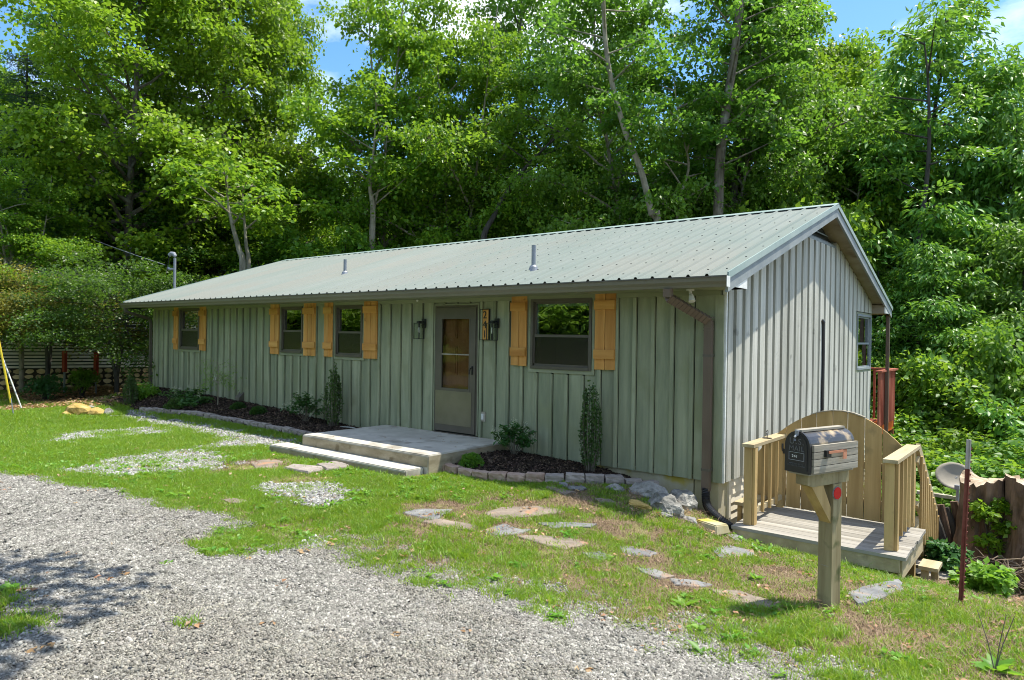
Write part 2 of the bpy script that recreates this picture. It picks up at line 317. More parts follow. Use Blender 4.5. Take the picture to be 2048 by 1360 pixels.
# ------------------------------------------------------------------ terrain
CTRL = np.array([
 (-15.3,-.3,-.02),(-12.8,-.3,.0),(-11,-.3,-.06),(-9.5,-.35,-.12),(-13,-1.6,-.34),(-11.6,-1.6,-.30),(-9.6,-1.6,-.27),(-8,-1.6,-.25),(-10.2,-1.0,-.18),(-12,-1.0,-.17),(-8,-.4,-.18),(-6.5,-.5,-.24),(-4.7,-1,-.30),(-3,-.3,-.26),(-1.5,-.3,-.27),(-.6,-.3,-.36),(-.2,-.3,-.48),(.12,-.5,-.55),
 (-6.6,-2.3,-.295),(-5,-2.3,-.27),(-3.3,-2.25,-.255),(-2.4,-1.5,-.27),(-1.2,-1.2,-.24),(-.4,-1.2,-.32),
 (0,-2.5,-.40),(-1,-4,-.34),(-1.6,-2.6,-.32),(-3,-5,-.32),(1.9,-2.45,-.46),(2.66,-1.58,-.52),(.3,-.6,-.62),(1.2,-.65,-.68),(2,-.7,-.72),(3.2,-.7,-.78),(4,-3,-.45),(5.5,-1,-.8),
 (3.3,-8.2,-.08),(1,-6,-.2),(-2,-7,-.15),(-5,-6,-.18),(-8,-5,-.2),(-12,-6,-.2),(5,-6,-.2),(-9,-3,-.28),(-13,-2.9,-.36),(-12,-10,0),(0,-15,.1),(10,-10,-.1),
 (-16,0,-.25),(-18,2.5,-.35),(-23,3.5,-.4),(-21,0,-.38),(-19,-4,-.35),(-30,5,-.5),(-30,-3,-.4),(-25,-10,0),
 (-17,6,-.6),(0,1.6,-1.4),(1,1.7,-1.35),(2.1,1.8,-1.35),(2.6,.6,-1.05),(3.3,.7,-1.1),(1,4,-2.1),(0,8.5,-2.9),(-8,9,-2.6),(-15,9,-1.5),(3,6,-2.8),(6,4,-2.5),(10,12,-5),(0,16,-4.5),(-10,16,-3.6),(-20,16,-1.8),
 (0,30,-6.5),(20,30,-7.5),(-30,25,-2.5),(-15,30,-5),(15,0,-2.2),(25,10,-5),(30,-10,-2),(20,-30,0),(-20,-30,.3),(-45,0,-.5),(-45,25,-2),(45,30,-8),(0,50,-7.5),(-40,50,-5),(50,-30,-2)], float)
def _tps(d2): return np.where(d2 > 1e-12, .5*d2*np.log(d2+1e-12), 0)
_n = len(CTRL); _A = np.zeros((_n+3, _n+3)); _d2 = ((CTRL[:, None, :2]-CTRL[None, :, :2])**2).sum(-1)
_A[:_n, :_n] = _tps(_d2)+np.eye(_n)*.02; _A[:_n, _n] = 1; _A[:_n, _n+1:] = CTRL[:, :2]; _A[_n, :_n] = 1; _A[_n+1:, :_n] = CTRL[:, :2].T
_w = np.linalg.solve(_A, np.concatenate([CTRL[:, 2], np.zeros(3)]))
def hgt(x, y):
    x = np.asarray(x, float); y = np.asarray(y, float); sh = x.shape; xf = x.ravel(); yf = y.ravel()
    rr = np.hypot(xf, yf); k = np.minimum(1, 48/np.maximum(rr, 1e-6)); xf = xf*k; yf = yf*k
    out = _w[_n]+_w[_n+1]*xf+_w[_n+2]*yf
    for i in range(_n): out = out+_w[i]*_tps((xf-CTRL[i, 0])**2+(yf-CTRL[i, 1])**2)
    out = out+(vnoise(x.ravel(), y.ravel(), .9, 3, 3)-.5)*.05
    return out.reshape(sh)
def H(x, y): return float(hgt(np.array([x]), np.array([y]))[0])
def G(u, v):                       # point of the ground seen at a photo pixel
    z = -.3
    for _ in range(12):
        p = onz(u, v, z); z = .5*z+.5*H(p[0], p[1])
    p = onz(u, v, z); return float(p[0]), float(p[1]), H(p[0], p[1])
def GP(pix): return [G(u, v)[:2] for u, v in pix]

# outlines on the ground
DRIVE = GP([(-900,940),(0,949),(61,955),(102,965),(137,973),(178,979),(239,984),(253,997),(297,1002),(301,1013),(362,1018),(427,1026),(441,1037),(513,1047),(478,1055),(431,1071),(369,1086),(372,1096),(417,1105),(448,1115),(513,1112),(560,1102),(632,1095),(700,1104),(768,1132),(854,1149),(939,1181),(1025,1202),(1127,1222),(1196,1244),(1298,1268),(1397,1290),(1464,1313),(1603,1357),(1700,1400)])
DRIVE += [(3.4,-4.4),(7,-5.2),(12,-6),(12,-12),(-14,-12),(-20,-9)]
ISLAND = GP([(-260,1170),(0,1178),(45,1183),(62,1222),(108,1214),(96,1240),(60,1262),(0,1292),(-300,1330)])
PATCH = [GP(p) for p in ([(72,884),(130,868),(200,862),(300,857),(352,864),(290,874),(170,882),(110,892)],
    [(125,948),(190,925),(240,912),(330,905),(420,905),(455,922),(425,938),(330,946),(240,950),(170,948)],
    [(515,968),(600,964),(650,968),(700,975),(705,992),(660,1002),(590,1003),(545,992)],
    [(620,1085),(700,1080),(760,1100),(840,1120),(800,1150),(700,1120)],
    [(395,898),(445,884),(540,880),(545,888),(470,896)])]
STRIP = GP([(262,822),(330,836),(420,852),(520,872),(600,886),(598,900),(540,892),(420,872),(330,852),(250,832)])
BED_L = [(-15.4,.02),(-15.5,-1.0),(-13.9,-1.2),(-12,-1.1),(-11,-1.0),(-9.3,-1.0),(-8.2,-1.0),(-7.3,-1.0),(-6.15,-1.05),(-6.15,.02)]
BED_R = [(-3.31,.02),(-3.31,-1.32),(-2.9,-1.36),(-2.2,-1.22),(-1.6,-.92),(-1.15,-.55),(-.85,-.2),(-.75,.02)]
BARE = [(G(u, v)[:2], r) for u, v, r in ((470,935,.55),(540,930,.5),(600,960,.35),(860,1020,.5),(1330,1010,.45),(1250,1060,.35),(1560,1150,.42),(1600,1190,.25),(1720,1250,.3),(1300,1120,.3),(1400,1170,.35),(2000,1200,.5),(2040,1160,.6),(1480,1090,.35),(1150,1000,.4),(1040,1010,.3))]
SHADELITTER = GP([(0,790),(60,775),(230,775),(300,800),(240,815),(120,815),(0,826)])
HOUSE = [(-15.3,-.02),(.06,-.02),(.06,8.2),(-15.3,8.2)]
PORCH = [(-6.6,.1),(-6.6,-2.15),(-3.2,-2.15),(-3.2,.1)]
DECKP = [(.1,-.4),(2.15,-.4),(2.15,3.4),(.1,3.4)]

# ground sheet: one grid, fine near the camera, coarse to the horizon
def axis(lo, hi, step, far, grow=1.22):
    a = list(np.arange(lo, hi+1e-9, step)); s = step
    while a[-1] < far: s *= grow; a.append(a[-1]+s)
    s = step
    while a[0] > -far: s *= grow; a.insert(0, a[0]-s)
    return np.array(a)
gx = axis(-17, 6, .09, 420); gy = axis(-9.2, 1.6, .09, 420)
GX, GY = np.meshgrid(gx, gy, indexing='ij'); GZ = hgt(GX, GY)
GZ += (vnoise(GX, GY, 7, 5, 2)-.5)*.018
hit = inpoly(GX, GY, BED_R) | inpoly(GX, GY, BED_L)
ni, nj = GX.shape
idx = np.arange(ni*nj).reshape(ni, nj)
Q = np.stack([idx[:-1, :-1], idx[1:, :-1], idx[1:, 1:], idx[:-1, 1:]], -1).reshape(-1, 4)
V = np.stack([GX, GY, GZ], -1).reshape(-1, 3)
def groundmat(name, stops, sc_=2.2, fine=60, bump=.8, bd=.03):
    mt, nt, N, L, B = newmat(name)
    g = N.new('ShaderNodeNewGeometry')
    n1 = N.new('ShaderNodeTexNoise'); n1.inputs['Scale'].default_value = sc_; n1.inputs['Detail'].default_value = 9; n1.inputs['Roughness'].default_value = .72
    n2 = N.new('ShaderNodeTexNoise'); n2.inputs['Scale'].default_value = fine; n2.inputs['Detail'].default_value = 4
    L.new(g.outputs['Position'], n1.inputs['Vector']); L.new(g.outputs['Position'], n2.inputs['Vector'])
    mm = N.new('ShaderNodeMath'); mm.operation = 'MULTIPLY_ADD'; mm.inputs[1].default_value = .45; L.new(n2.outputs['Fac'], mm.inputs[0])
    m3 = N.new('ShaderNodeMath'); m3.operation = 'MULTIPLY'; m3.inputs[1].default_value = .55; L.new(n1.outputs['Fac'], m3.inputs[0]); L.new(m3.outputs[0], mm.inputs[2])
    r = ramp(N, stops); L.new(mm.outputs[0], r.inputs['Fac']); L.new(r.outputs['Color'], B.inputs['Base Color'])
    B.inputs['Roughness'].default_value = .95; B.inputs['Specular IOR Level'].default_value = .1
    bp = N.new('ShaderNodeBump'); bp.inputs['Strength'].default_value = bump; bp.inputs['Distance'].default_value = bd
    L.new(mm.outputs[0], bp.inputs['Height']); L.new(bp.outputs[0], B.inputs['Normal'])
    return mt
M['soil'] = groundmat('soil_and_litter', [(.36, (.07, .05, .03)), (.48, (.15, .11, .07)), (.56, (.16, .17, .05)), (.68, (.27, .21, .15))])
M['meadow'] = groundmat('short_turf', [(.35, (.07, .12, .015)), (.5, (.13, .21, .022)), (.65, (.22, .25, .04))], 1.5, 45)
M['gravel'] = groundmat('gravel_bed', [(.38, (.09, .086, .076)), (.5, (.18, .175, .16)), (.62, (.27, .26, .24))], 9, 90, 1, .02)
M['mulchbed'] = groundmat('mulch_bed', [(.4, (.010, .008, .007)), (.55, (.03, .022, .018)), (.68, (.09, .065, .05))], 14, 80, 1, .03)
M['shadesoil'] = groundmat('woodland_floor', [(.38, (.03, .025, .015)), (.5, (.07, .06, .035)), (.65, (.10, .11, .04))], 1.2, 20)
# faces: turf, soil, woodland floor as material zones of the one sheet
me = np_mesh('ground', V, Q, M['soil']); me.materials.append(M['meadow']); me.materials.append(M['shadesoil'])
cxq = V[Q].mean(1)
midx = np.zeros(len(Q), np.int32)
midx[(vnoise(cxq[:, 0], cxq[:, 1], 1.3, 8, 4) > .44) & (cxq[:, 0] < -2.2) & (cxq[:, 1] < -.9)] = 1
midx[(cxq[:, 1] > 1.5) | (cxq[:, 0] > 7) | (cxq[:, 0] < -17)] = 2
midx[(cxq[:, 0] < -17) & (cxq[:, 1] < -1.5+.5*(cxq[:, 0]+17)*-.15)] = 1
midx[(cxq[:, 0] < -26) & (cxq[:, 1] < 9)] = 1
midx[inpoly(cxq[:, 0], cxq[:, 1], SHADELITTER)] = 2
me.polygons.foreach_set('material_index', midx)
go = link('ground', me); tag(go, kind='structure')

def sheet(name, polys, mat, lift, ragged=.05, holes=(), dome=None):
    m_ = np.zeros(len(Q), bool)
    jx = cxq[:, 0]+(vnoise(cxq[:, 0], cxq[:, 1], 5, 11, 3)-.5)*ragged*4; jy = cxq[:, 1]+(vnoise(cxq[:, 0], cxq[:, 1], 5, 23, 3)-.5)*ragged*4
    for p in polys: m_ |= inpoly(jx, jy, p)
    for h_ in holes: m_ &= ~inpoly(jx, jy, h_)
    q = Q[m_]; used, inv = np.unique(q, return_inverse=True)
    v = V[used].copy(); v[:, 2] += lift
    if dome is not None: v[:, 2] += dome(v[:, 0], v[:, 1])
    o = link(name, np_mesh(name, v, inv.reshape(-1, 4), mat, smooth=True)); return tag(o, kind='structure')
sheet('gravel_driveway', [DRIVE], M['gravel'], .006, .05, [ISLAND])
for i, p in enumerate(PATCH+[STRIP]):
    sheet('gravel_patch', [p], M['gravel'], .006, .15)
def dome_r(x, y): return .02+.10*np.clip(edgedist(x, y, BED_R[1:-1])*1.6, 0, 1)
def dome_l(x, y): return .02+.07*np.clip(edgedist(x, y, BED_L[1:-1])*2, 0, 1)
sheet('mulch_bed', [BED_R], M['mulchbed'], .01, 0, dome=dome_r)
sheet('mulch_bed', [BED_L], M['mulchbed'], .01, 0, dome=dome_l)
def GH(x, y):                      # ground height with the raised beds
    z = hgt(np.atleast_1d(x), np.atleast_1d(y)); a = np.atleast_1d(x); b = np.atleast_1d(y)
    z = z+np.where(inpoly(a, b, BED_R), dome_r(a, b), 0)+np.where(inpoly(a, b, BED_L), dome_l(a, b), 0)
    return z

# ------------------------------------------------------------------ scattering of uncountable stuff
def scatter(name, pts, rots, scl, ids, protos, label, cat, kind='stuff', parent=None):
    """one object: points that carry small tufts or chips through geometry nodes"""
    c = bpy.data.collections.new(name+'_kinds')
    for i, pm in enumerate(protos):
        po = bpy.data.objects.new('%s_kind_%02d' % (name, i), pm); c.objects.link(po)
    me = bpy.data.meshes.new(name); me.vertices.add(len(pts)); me.vertices.foreach_set('co', np.asarray(pts, np.float32).ravel())
    a = me.attributes.new('rot', 'FLOAT_VECTOR', 'POINT'); a.data.foreach_set('vector', np.asarray(rots, np.float32).ravel())
    a = me.attributes.new('scl', 'FLOAT', 'POINT'); a.data.foreach_set('value', np.asarray(scl, np.float32))
    a = me.attributes.new('idx', 'INT', 'POINT'); a.data.foreach_set('value', np.asarray(ids, np.int32))
    o = link(name, me); 
    if kind: tag(o, label, cat, kind=kind)
    ng = bpy.data.node_groups.new(name, 'GeometryNodeTree')
    ng.interface.new_socket('Geometry', in_out='INPUT', socket_type='NodeSocketGeometry')
    ng.interface.new_socket('Geometry', in_out='OUTPUT', socket_type='NodeSocketGeometry')
    N, L = ng.nodes, ng.links
    gi = N.new('NodeGroupInput'); go_ = N.new('NodeGroupOutput'); ip = N.new('GeometryNodeInstanceOnPoints'); ci = N.new('GeometryNodeCollectionInfo')
    ci.inputs['Collection'].default_value = c; ci.inputs['Separate Children'].default_value = True; ci.inputs['Reset Children'].default_value = True
    ip.inputs['Pick Instance'].default_value = True
    def na(nm, ty):
        n_ = N.new('GeometryNodeInputNamedAttribute'); n_.data_type = ty; n_.inputs['Name'].default_value = nm; return n_.outputs['Attribute']
    L.new(gi.outputs[0], ip.inputs['Points']); L.new(ci.outputs[0], ip.inputs['Instance']); L.new(na('idx', 'INT'), ip.inputs['Instance Index'])
    L.new(na('rot', 'FLOAT_VECTOR'), ip.inputs['Rotation']); L.new(na('scl', 'FLOAT'), ip.inputs['Scale']); L.new(ip.outputs[0], go_.inputs[0])
    md = o.modifiers.new('scatter', 'NODES'); md.node_group = ng
    return o

def blades(seed, n, rad, hmin, hmax, w, mat, lean=.5, name='tuft'):
    r = np.random.default_rng(seed); a = r.uniform(0, 6.283, n); d = rad*np.sqrt(r.uniform(0, 1, n)); bx = d*np.cos(a); by = d*np.sin(a)
    h = r.uniform(hmin, hmax, n); la = r.uniform(0, 6.283, n); le = r.uniform(.1, 1, n)*lean*h*1.6; wa = r.uniform(0, 3.14, n)
    dx, dy = np.cos(wa)*w/2, np.sin(wa)*w/2
    z0 = -.012
    P = np.zeros((n, 5, 3))
    P[:, 0] = np.stack([bx-dx, by-dy, np.full(n, z0)], -1); P[:, 1] = np.stack([bx+dx, by+dy, np.full(n, z0)], -1)
    mxx = bx+np.cos(la)*le*.35; myy = by+np.sin(la)*le*.35
    P[:, 2] = np.stack([mxx-dx*.8, myy-dy*.8, h*.62], -1); P[:, 3] = np.stack([mxx+dx*.8, myy+dy*.8, h*.62], -1)
    P[:, 4] = np.stack([bx+np.cos(la)*le, by+np.sin(la)*le, h*.95], -1)
    base = (np.arange(n)*5)[:, None]
    F = np.concatenate([base+np.array([[0, 1, 3]]), base+np.array([[0, 3, 2]]), base+np.array([[2, 3, 4]])], 0)
    return np_mesh(name, P.reshape(-1, 3), F, mat)
def chips(seed, n, rad, smin, smax, flat, mat, name='stones', tilt=.5, elong=1.3):
    r = np.random.default_rng(seed); a = r.uniform(0, 6.283, n); d = rad*np.sqrt(r.uniform(0, 1, n))
    base = np.array([(-1,-1,-1),(1,-1,-1),(1,1,-1),(-1,1,-1),(-.7,-.7,1),(.7,-.7,1),(.7,.7,1),(-.7,.7,1)], float)/2
    fc = np.array([(0,1,5,4),(1,2,6,5),(2,3,7,6),(3,0,4,7),(4,5,6,7)])
    Vs = []; Fs = []
    for i in range(n):
        s = r.uniform(smin, smax); v = base*np.array([s*r.uniform(1, elong), s, s*flat])*(1+r.uniform(-.35, .35, (8, 3)))
        e = Euler((r.normal()*tilt, r.normal()*tilt, r.uniform(0, 6.28))).to_matrix(); v = v@np.array(e).T
        v += np.array([d[i]*math.cos(a[i]), d[i]*math.sin(a[i]), s*flat*.25]); Vs.append(v); Fs.append(fc+8*i)
    return np_mesh(name, np.concatenate(Vs), np.concatenate(Fs), mat)
def leaflets(seed, n, rad, lmin, lmax, mat, z=.015, up=.35, name='leaves', wf=.35):
    r = np.random.default_rng(seed); a = r.uniform(0, 6.283, n); d = rad*np.sqrt(r.uniform(0, 1, n)); L_ = r.uniform(lmin, lmax, n)
    c = np.stack([d*np.cos(a), d*np.sin(a), np.abs(r.normal(z, z*.6, n))+.004], -1)
    b = r.uniform(0, 6.283, n); ax = np.stack([np.cos(b), np.sin(b), r.normal(0, up, n)], -1); ax /= np.linalg.norm(ax, axis=1)[:, None]
    sd = np.cross(ax, np.stack([r.normal(0, .3, n), r.normal(0, .3, n), np.ones(n)], -1)); sd /= np.linalg.norm(sd, axis=1)[:, None]
    nn = np.cross(sd, ax)
    return leafquads(c, ax, sd, nn, L_, wf, name, mat)
def leafquads(c, ax, sd, nn, L_, wf, name, mat, fold=.12):
    n = len(c); L_ = L_[:, None]; P = np.zeros((n, 4, 3))
    P[:, 0] = c; P[:, 1] = c+ax*L_*.42+sd*L_*wf+nn*L_*fold; P[:, 2] = c+ax*L_; P[:, 3] = c+ax*L_*.42-sd*L_*wf+nn*L_*fold
    b = (np.arange(n)*4)[:, None]; F = np.concatenate([b+np.array([[0, 1, 2]]), b+np.array([[0, 2, 3]])], 0)
    return np_mesh(name, P.reshape(-1, 3), F, mat)
def cand(x0, x1, y0, y1, n):
    return rng.uniform(x0, x1, n), rng.uniform(y0, y1, n)
def seen(x, y, z=-.3, margin=80):
    d = (np.stack([x, y, np.full_like(x, z)], -1)-CAM)@R3.T
    u = 1024+FPX*d[:, 0]/np.maximum(d[:, 2], .01); v = 680-FPX*d[:, 1]/np.maximum(d[:, 2], .01)
    return (d[:, 2] > .5) & (u > -margin-200) & (u < 2048+margin+200) & (v < 1360+margin+100)
def nearkeep(x, y, full, k=1.2):     # thinner with distance
    d = np.hypot(x-CAM[0], y-CAM[1]); return rng.uniform(0, 1, x.shape) < np.clip((full/np.maximum(d, .1))**k, 0, 1)
def xyz(x, y, lift=0.): return np.stack([x, y, GH(x, y)+lift], -1)
def rotz(n, t=.12): return np.stack([rng.normal(0, t, n), rng.normal(0, t, n), rng.uniform(0, 6.283, n)], -1)

FLAGS = []    # flagstone outlines, filled here so that the grass keeps off them
def flagpoly(pix, seed):
    p = GP(pix); FLAGS.append(p); return p
FLAGDEF = [
 ([(803,1027),(838,1019),(905,1022),(890,1030),(868,1042),(838,1038)], 'grey', 'grey flagstone sunk in the lawn below the concrete steps, nearest the small boxwood'),
 ([(832,1045),(880,1040),(955,1052),(948,1064),(890,1056)], 'rust', 'long rust stained flagstone in the lawn below the round boxwood'),
 ([(968,1028),(1000,1017),(1060,1014),(1125,1018),(1130,1026),(1060,1036),(985,1039)], 'rust', 'broad brown flagstone in the lawn in front of the curved stone border'),
 ([(962,1064),(1010,1049),(1036,1060),(1062,1062),(1030,1071),(985,1072)], 'grey', 'pale split flagstone with a small piece lying on top'),
 ([(1078,1048),(1130,1046),(1196,1050),(1180,1056),(1105,1058)], 'grey', 'thin grey flagstone tilted out of the grass below the mulch bed'),
 ([(1030,1075),(1080,1073),(1150,1080),(1178,1090),(1130,1100),(1080,1090)], 'rust', 'long orange brown flagstone in the middle of the lawn'),
 ([(1236,1095),(1265,1094),(1315,1108),(1300,1114),(1250,1112)], 'grey', 'pale blue grey flagstone in the lawn left of the concrete splash block'),
 ([(1165,1108),(1200,1106),(1225,1114),(1205,1122),(1180,1118)], 'grey', 'small grey flagstone next to the pale blue grey one'),
 ([(1270,1138),(1310,1140),(1350,1156),(1320,1160),(1290,1150)], 'grey', 'narrow grey flagstone half grown over in the lawn centre right'),
 ([(1340,1160),(1395,1164),(1425,1172),(1390,1178),(1350,1172)], 'grey', 'thin pale flagstone left of the brown streaked one by the mailbox'),
 ([(1418,1180),(1480,1184),(1560,1210),(1530,1218),(1470,1206)], 'rust', 'brown streaked flagstone in the mailbox shadow'),
 ([(1418,1098),(1460,1094),(1510,1104),(1505,1116),(1440,1118)], 'grey', 'grey flagstone in front of the landing below the concrete splash block'),
 ([(1450,1072),(1500,1070),(1520,1082),(1475,1084)], 'grey', 'small grey flagstone against the front edge of the landing'),
 ([(1572,1110),(1610,1108),(1620,1120),(1590,1126)], 'rust', 'pinkish flagstone just left of the mailbox post'),
 ([(1695,1190),(1740,1172),(1800,1170),(1806,1182),(1760,1204),(1712,1214)], 'grey', 'large dark slate flagstone beside the mailbox post'),
 ([(1688,1115),(1700,1112),(1708,1132),(1694,1140)], 'grey', 'small upright grey stone just behind the mailbox post'),
 ([(500,925),(540,918),(566,924),(552,936),(512,938)], 'rust', 'brown flagstone flush with the dirt left of the porch steps'),
 ([(440,1002),(470,998),(500,1004),(470,1010)], 'rust', 'small brown flagstone in the lawn above the driveway edge'),
]
for k, (pix, kd, lb) in enumerate(FLAGDEF): FLAGDEF[k] = (flagpoly(pix, k), kd, lb)

# density of grass 0..1
def grassdens(x, y):
    d = np.ones(x.shape)
    n = vnoise(x, y, 1.6, 31, 4); n2 = vnoise(x, y, 4.2, 47, 3)
    right = np.clip((x+4.2)/3.2, 0, 1)*np.clip((-.2-y)/.5, 0, 1)
    n3 = vnoise(x, y, 11, 59, 2)
    thr = .315+.215*right
    d = np.clip((.32*n+.30*n2+.38*n3-thr)/.08+.12, 0, 1)
    d = np.maximum(d, .17)
    d = np.maximum(d, np.where(x < -4.5, .85, 0)*(vnoise(x, y, 2.5, 61, 3) > .36))
    for (bx, by), r in BARE: d *= np.clip((np.hypot(x-bx, y-by)+(n2-.5)*.5-r*.65)/(.35*r+.05), .06, 1)
    jx = x+(n2-.5)*.30; jy = y+(vnoise(x, y, 4.2, 53, 3)-.5)*.30
    ins = inpoly(jx, jy, DRIVE) & ~inpoly(jx, jy, ISLAND)
    ed = edgedist(jx, jy, DRIVE)
    fuzz = np.where(x > -1.5, .45, .05)
    d = np.where(ins, np.where(ed < fuzz, .55*(n2 > .52)*(1-ed/fuzz), .0), d)
    d = np.where(ins & (x > -2) & (vnoise(x, y, 2.4, 71, 2) > .83), .35, d)
    for p in PATCH: d = np.where(inpoly(jx+(n2-.5)*.3, jy, p), np.where(n > .52, .5, .12*(n2 > .45)), d)
    d = np.where(inpoly(jx, jy, STRIP), .15*(n2 > .5), d)
    for p in FLAGS: d = np.where(inpoly(x, y, p), np.where(edgedist(x, y, p) < .035, d*.6, 0), d)
    for p in (BED_L, BED_R, HOUSE, PORCH, DECKP): d = np.where(inpoly(x, y, p), 0, d)
    d = np.where(inpoly(jx, jy, SHADELITTER), .12, d)
    d = np.where((y > -.05) & (x > .0) & (x < 6), .1, d)
    d = np.where((y > -1.15+.25*(x-2.7)) & (x > 2.7), .12, d)
    d = np.where((y > -.9) & (x > -.9) & (x < .3), .10, d)
    return d

GR = [blades(100+i, 46, .10, .012, .038, .0055, M['grass'], 1.3) for i in range(5)]
GRT = [blades(120+i, 34, .07, .03, .065, .006, M['grass'], 1.0) for i in range(4)]
x, y = cand(-17.5, 5.5, -8.5, .2, 150000)
k = seen(x, y); x, y = x[k], y[k]
k = nearkeep(x, y, 7.5, 1.3); x, y = x[k], y[k]
k = rng.uniform(0, 1, x.shape) < grassdens(x, y); x, y = x[k], y[k]
s = rng.uniform(.75, 1.25, len(x))*np.clip(np.hypot(x-CAM[0], y-CAM[1])/9, 1, 1.6)
ids = rng.integers(0, 5, len(x)); tall = (vnoise(x, y, 1.1, 91, 3) > .56) & (x > -4) ; ids = np.where(tall, 5+ids % 4, ids)
scatter('lawn_grass', xyz(x, y), rotz(len(x)), s, ids, GR+GRT, 'short green lawn grass growing thin and patchy between the gravel and the house', 'grass')
NG = len(x)
# more turf far left and beyond the shaded bed
x, y = cand(-46, -17, -14, 9, 22000); k = seen(x, y) & ((y < -2.0-.05*(x+17)) | (x < -25)); x, y = x[k], y[k]
scatter('far_lawn_grass', xyz(x, y), rotz(len(x)), rng.uniform(2, 3.2, len(x)), rng.integers(0, 5, len(x)), GR, 'sunlit green lawn beyond the shaded bed at the far left', 'grass')
# taller tufts on the slope by the landing and post
x, y = cand(-1, 5, -5, -.2, 2600); k = seen(x, y) & (grassdens(x, y) > .5) & (vnoise(x, y, 2.1, 77, 3) > .52) & (x > 0.2); x, y = x[k], y[k]
TT = [blades(140+i, 22, .05, .05, .11, .007, M['grass'], 1.1) for i in range(4)]
scatter('tall_grass_tufts', xyz(x, y), rotz(len(x)), rng.uniform(.6, 1.1, len(x)), rng.integers(0, 4, len(x)), TT, 'longer bright green grass tufts around the mailbox post and the landing', 'grass')
# broadleaf weeds
WD = [leaflets(160+i, 13, .05, .03, .075, M['weed'], .02, .4) for i in range(4)]
x, y = cand(-9, 5, -7, -.3, 5200); g = grassdens(x, y); k = seen(x, y) & (g > .3) & (vnoise(x, y, 1.8, 87, 3) > .55); x, y = x[k], y[k]
scatter('lawn_weeds', xyz(x, y, .01), rotz(len(x)), rng.uniform(.4, .95, len(x)), rng.integers(0, 4, len(x)), WD, 'low broadleaf weeds and clover mixed through the lawn grass', 'weeds')
# gravel
GS = [chips(200+i, 110, .10, .006, .017, .45, M['gravelstone']) for i in range(4)]+[chips(210+i, 130, .10, .004, .013, .4, M['gravelstone_b']) for i in range(3)]
x, y = cand(-14, 6, -9, -2, 150000)
k = seen(x, y, -.2, 0); x, y = x[k], y[k]
k = nearkeep(x, y, 7, 1.2); x, y = x[k], y[k]
n2 = vnoise(x, y, 4.2, 47, 3); jx = x+(n2-.5)*.3; jy = y+(vnoise(x, y, 4.2, 53, 3)-.5)*.3
ins = inpoly(jx, jy, DRIVE) & ~inpoly(jx, jy, ISLAND); ed = edgedist(jx, jy, DRIVE)
pr_ = np.where(ins, .8, np.where((ed < .5) & (x > -2.5), .45*(1-ed/.5)*(n2 > .4), 0)); k = rng.uniform(0, 1, x.shape) < pr_; x, y = x[k], y[k]
scatter('driveway_gravel', xyz(x, y, .004), rotz(len(x), .05), rng.uniform(.8, 1.35, len(x)), np.where(vnoise(x*.55+y*.25, y*1.3, .8, 19, 4)+rng.normal(0, .07, len(x)) > .53, rng.integers(4, 7, len(x)), rng.integers(0, 4, len(x))), GS, 'loose grey limestone gravel covering the driveway in the foreground', 'gravel')
NS = len(x)
WS = [chips(220+i, 26, .11, .014, .032, .6, M['whitestone']) for i in range(4)]
x, y = cand(-15, -2, -6, -.3, 34000); k = np.zeros(x.shape, bool)
n2 = vnoise(x, y, 4.2, 47, 3); jx = x+(n2-.5)*.7; jy = y+(vnoise(x, y, 4.2, 53, 3)-.5)*.7
for p in PATCH+[STRIP]: k |= inpoly(jx, jy, p)
x, y = x[k], y[k]
scatter('patch_gravel', xyz(x, y, .004), rotz(len(x), .05), rng.uniform(.8, 1.4, len(x)), rng.integers(0, 4, len(x)), WS, 'pale gravel showing through worn patches of the lawn and along the left bed', 'gravel')
# straw, twigs and dead leaves on bare ground
ST = [blades(240+i, 22, .09, .004, .02, .004, M['straw'], 4.5) for i in range(4)]
DL = [leaflets(250+i, 5, .10, .03, .06, M['deadleaf'], .012, .25, wf=.3) for i in range(4)]
x, y = cand(-8, 7, -6, 1.2, 26000); g = grassdens(x, y); dd = inpoly(x, y, DRIVE) | inpoly(x, y, PORCH) | inpoly(x, y, HOUSE) | inpoly(x, y, BED_R) | inpoly(x, y, DECKP)
for p in FLAGS: dd |= inpoly(x, y, p) & (edgedist(x, y, p) > .03)
k = seen(x, y) & ~dd & (rng.uniform(0, 1, x.shape) > g*.9+.05); x, y = x[k], y[k]
scatter('dry_litter', xyz(x, y, .008), rotz(len(x), .1), rng.uniform(.7, 1.3, len(x)), rng.integers(0, 4, len(x)), ST, 'dry straw and fine twigs on the bare soil of the lawn', 'litter')
x, y = cand(-8, 7, -7, 3, 3600); dd = inpoly(x, y, PORCH) | inpoly(x, y, HOUSE) | inpoly(x, y, DECKP)
pk = np.where(inpoly(x, y, DRIVE), .05, np.where((x > 2.2) & (y > -1.6), 1, .28)); k = seen(x, y) & ~dd & (rng.uniform(0, 1, x.shape) < pk); x, y = x[k], y[k]
scatter('fallen_leaves', xyz(x, y, .01), rotz(len(x), .1), rng.uniform(.6, 1.1, len(x)), rng.integers(0, 4, len(x)), DL, 'brown fallen leaves scattered over the lawn and the slope by the stump', 'leaves')
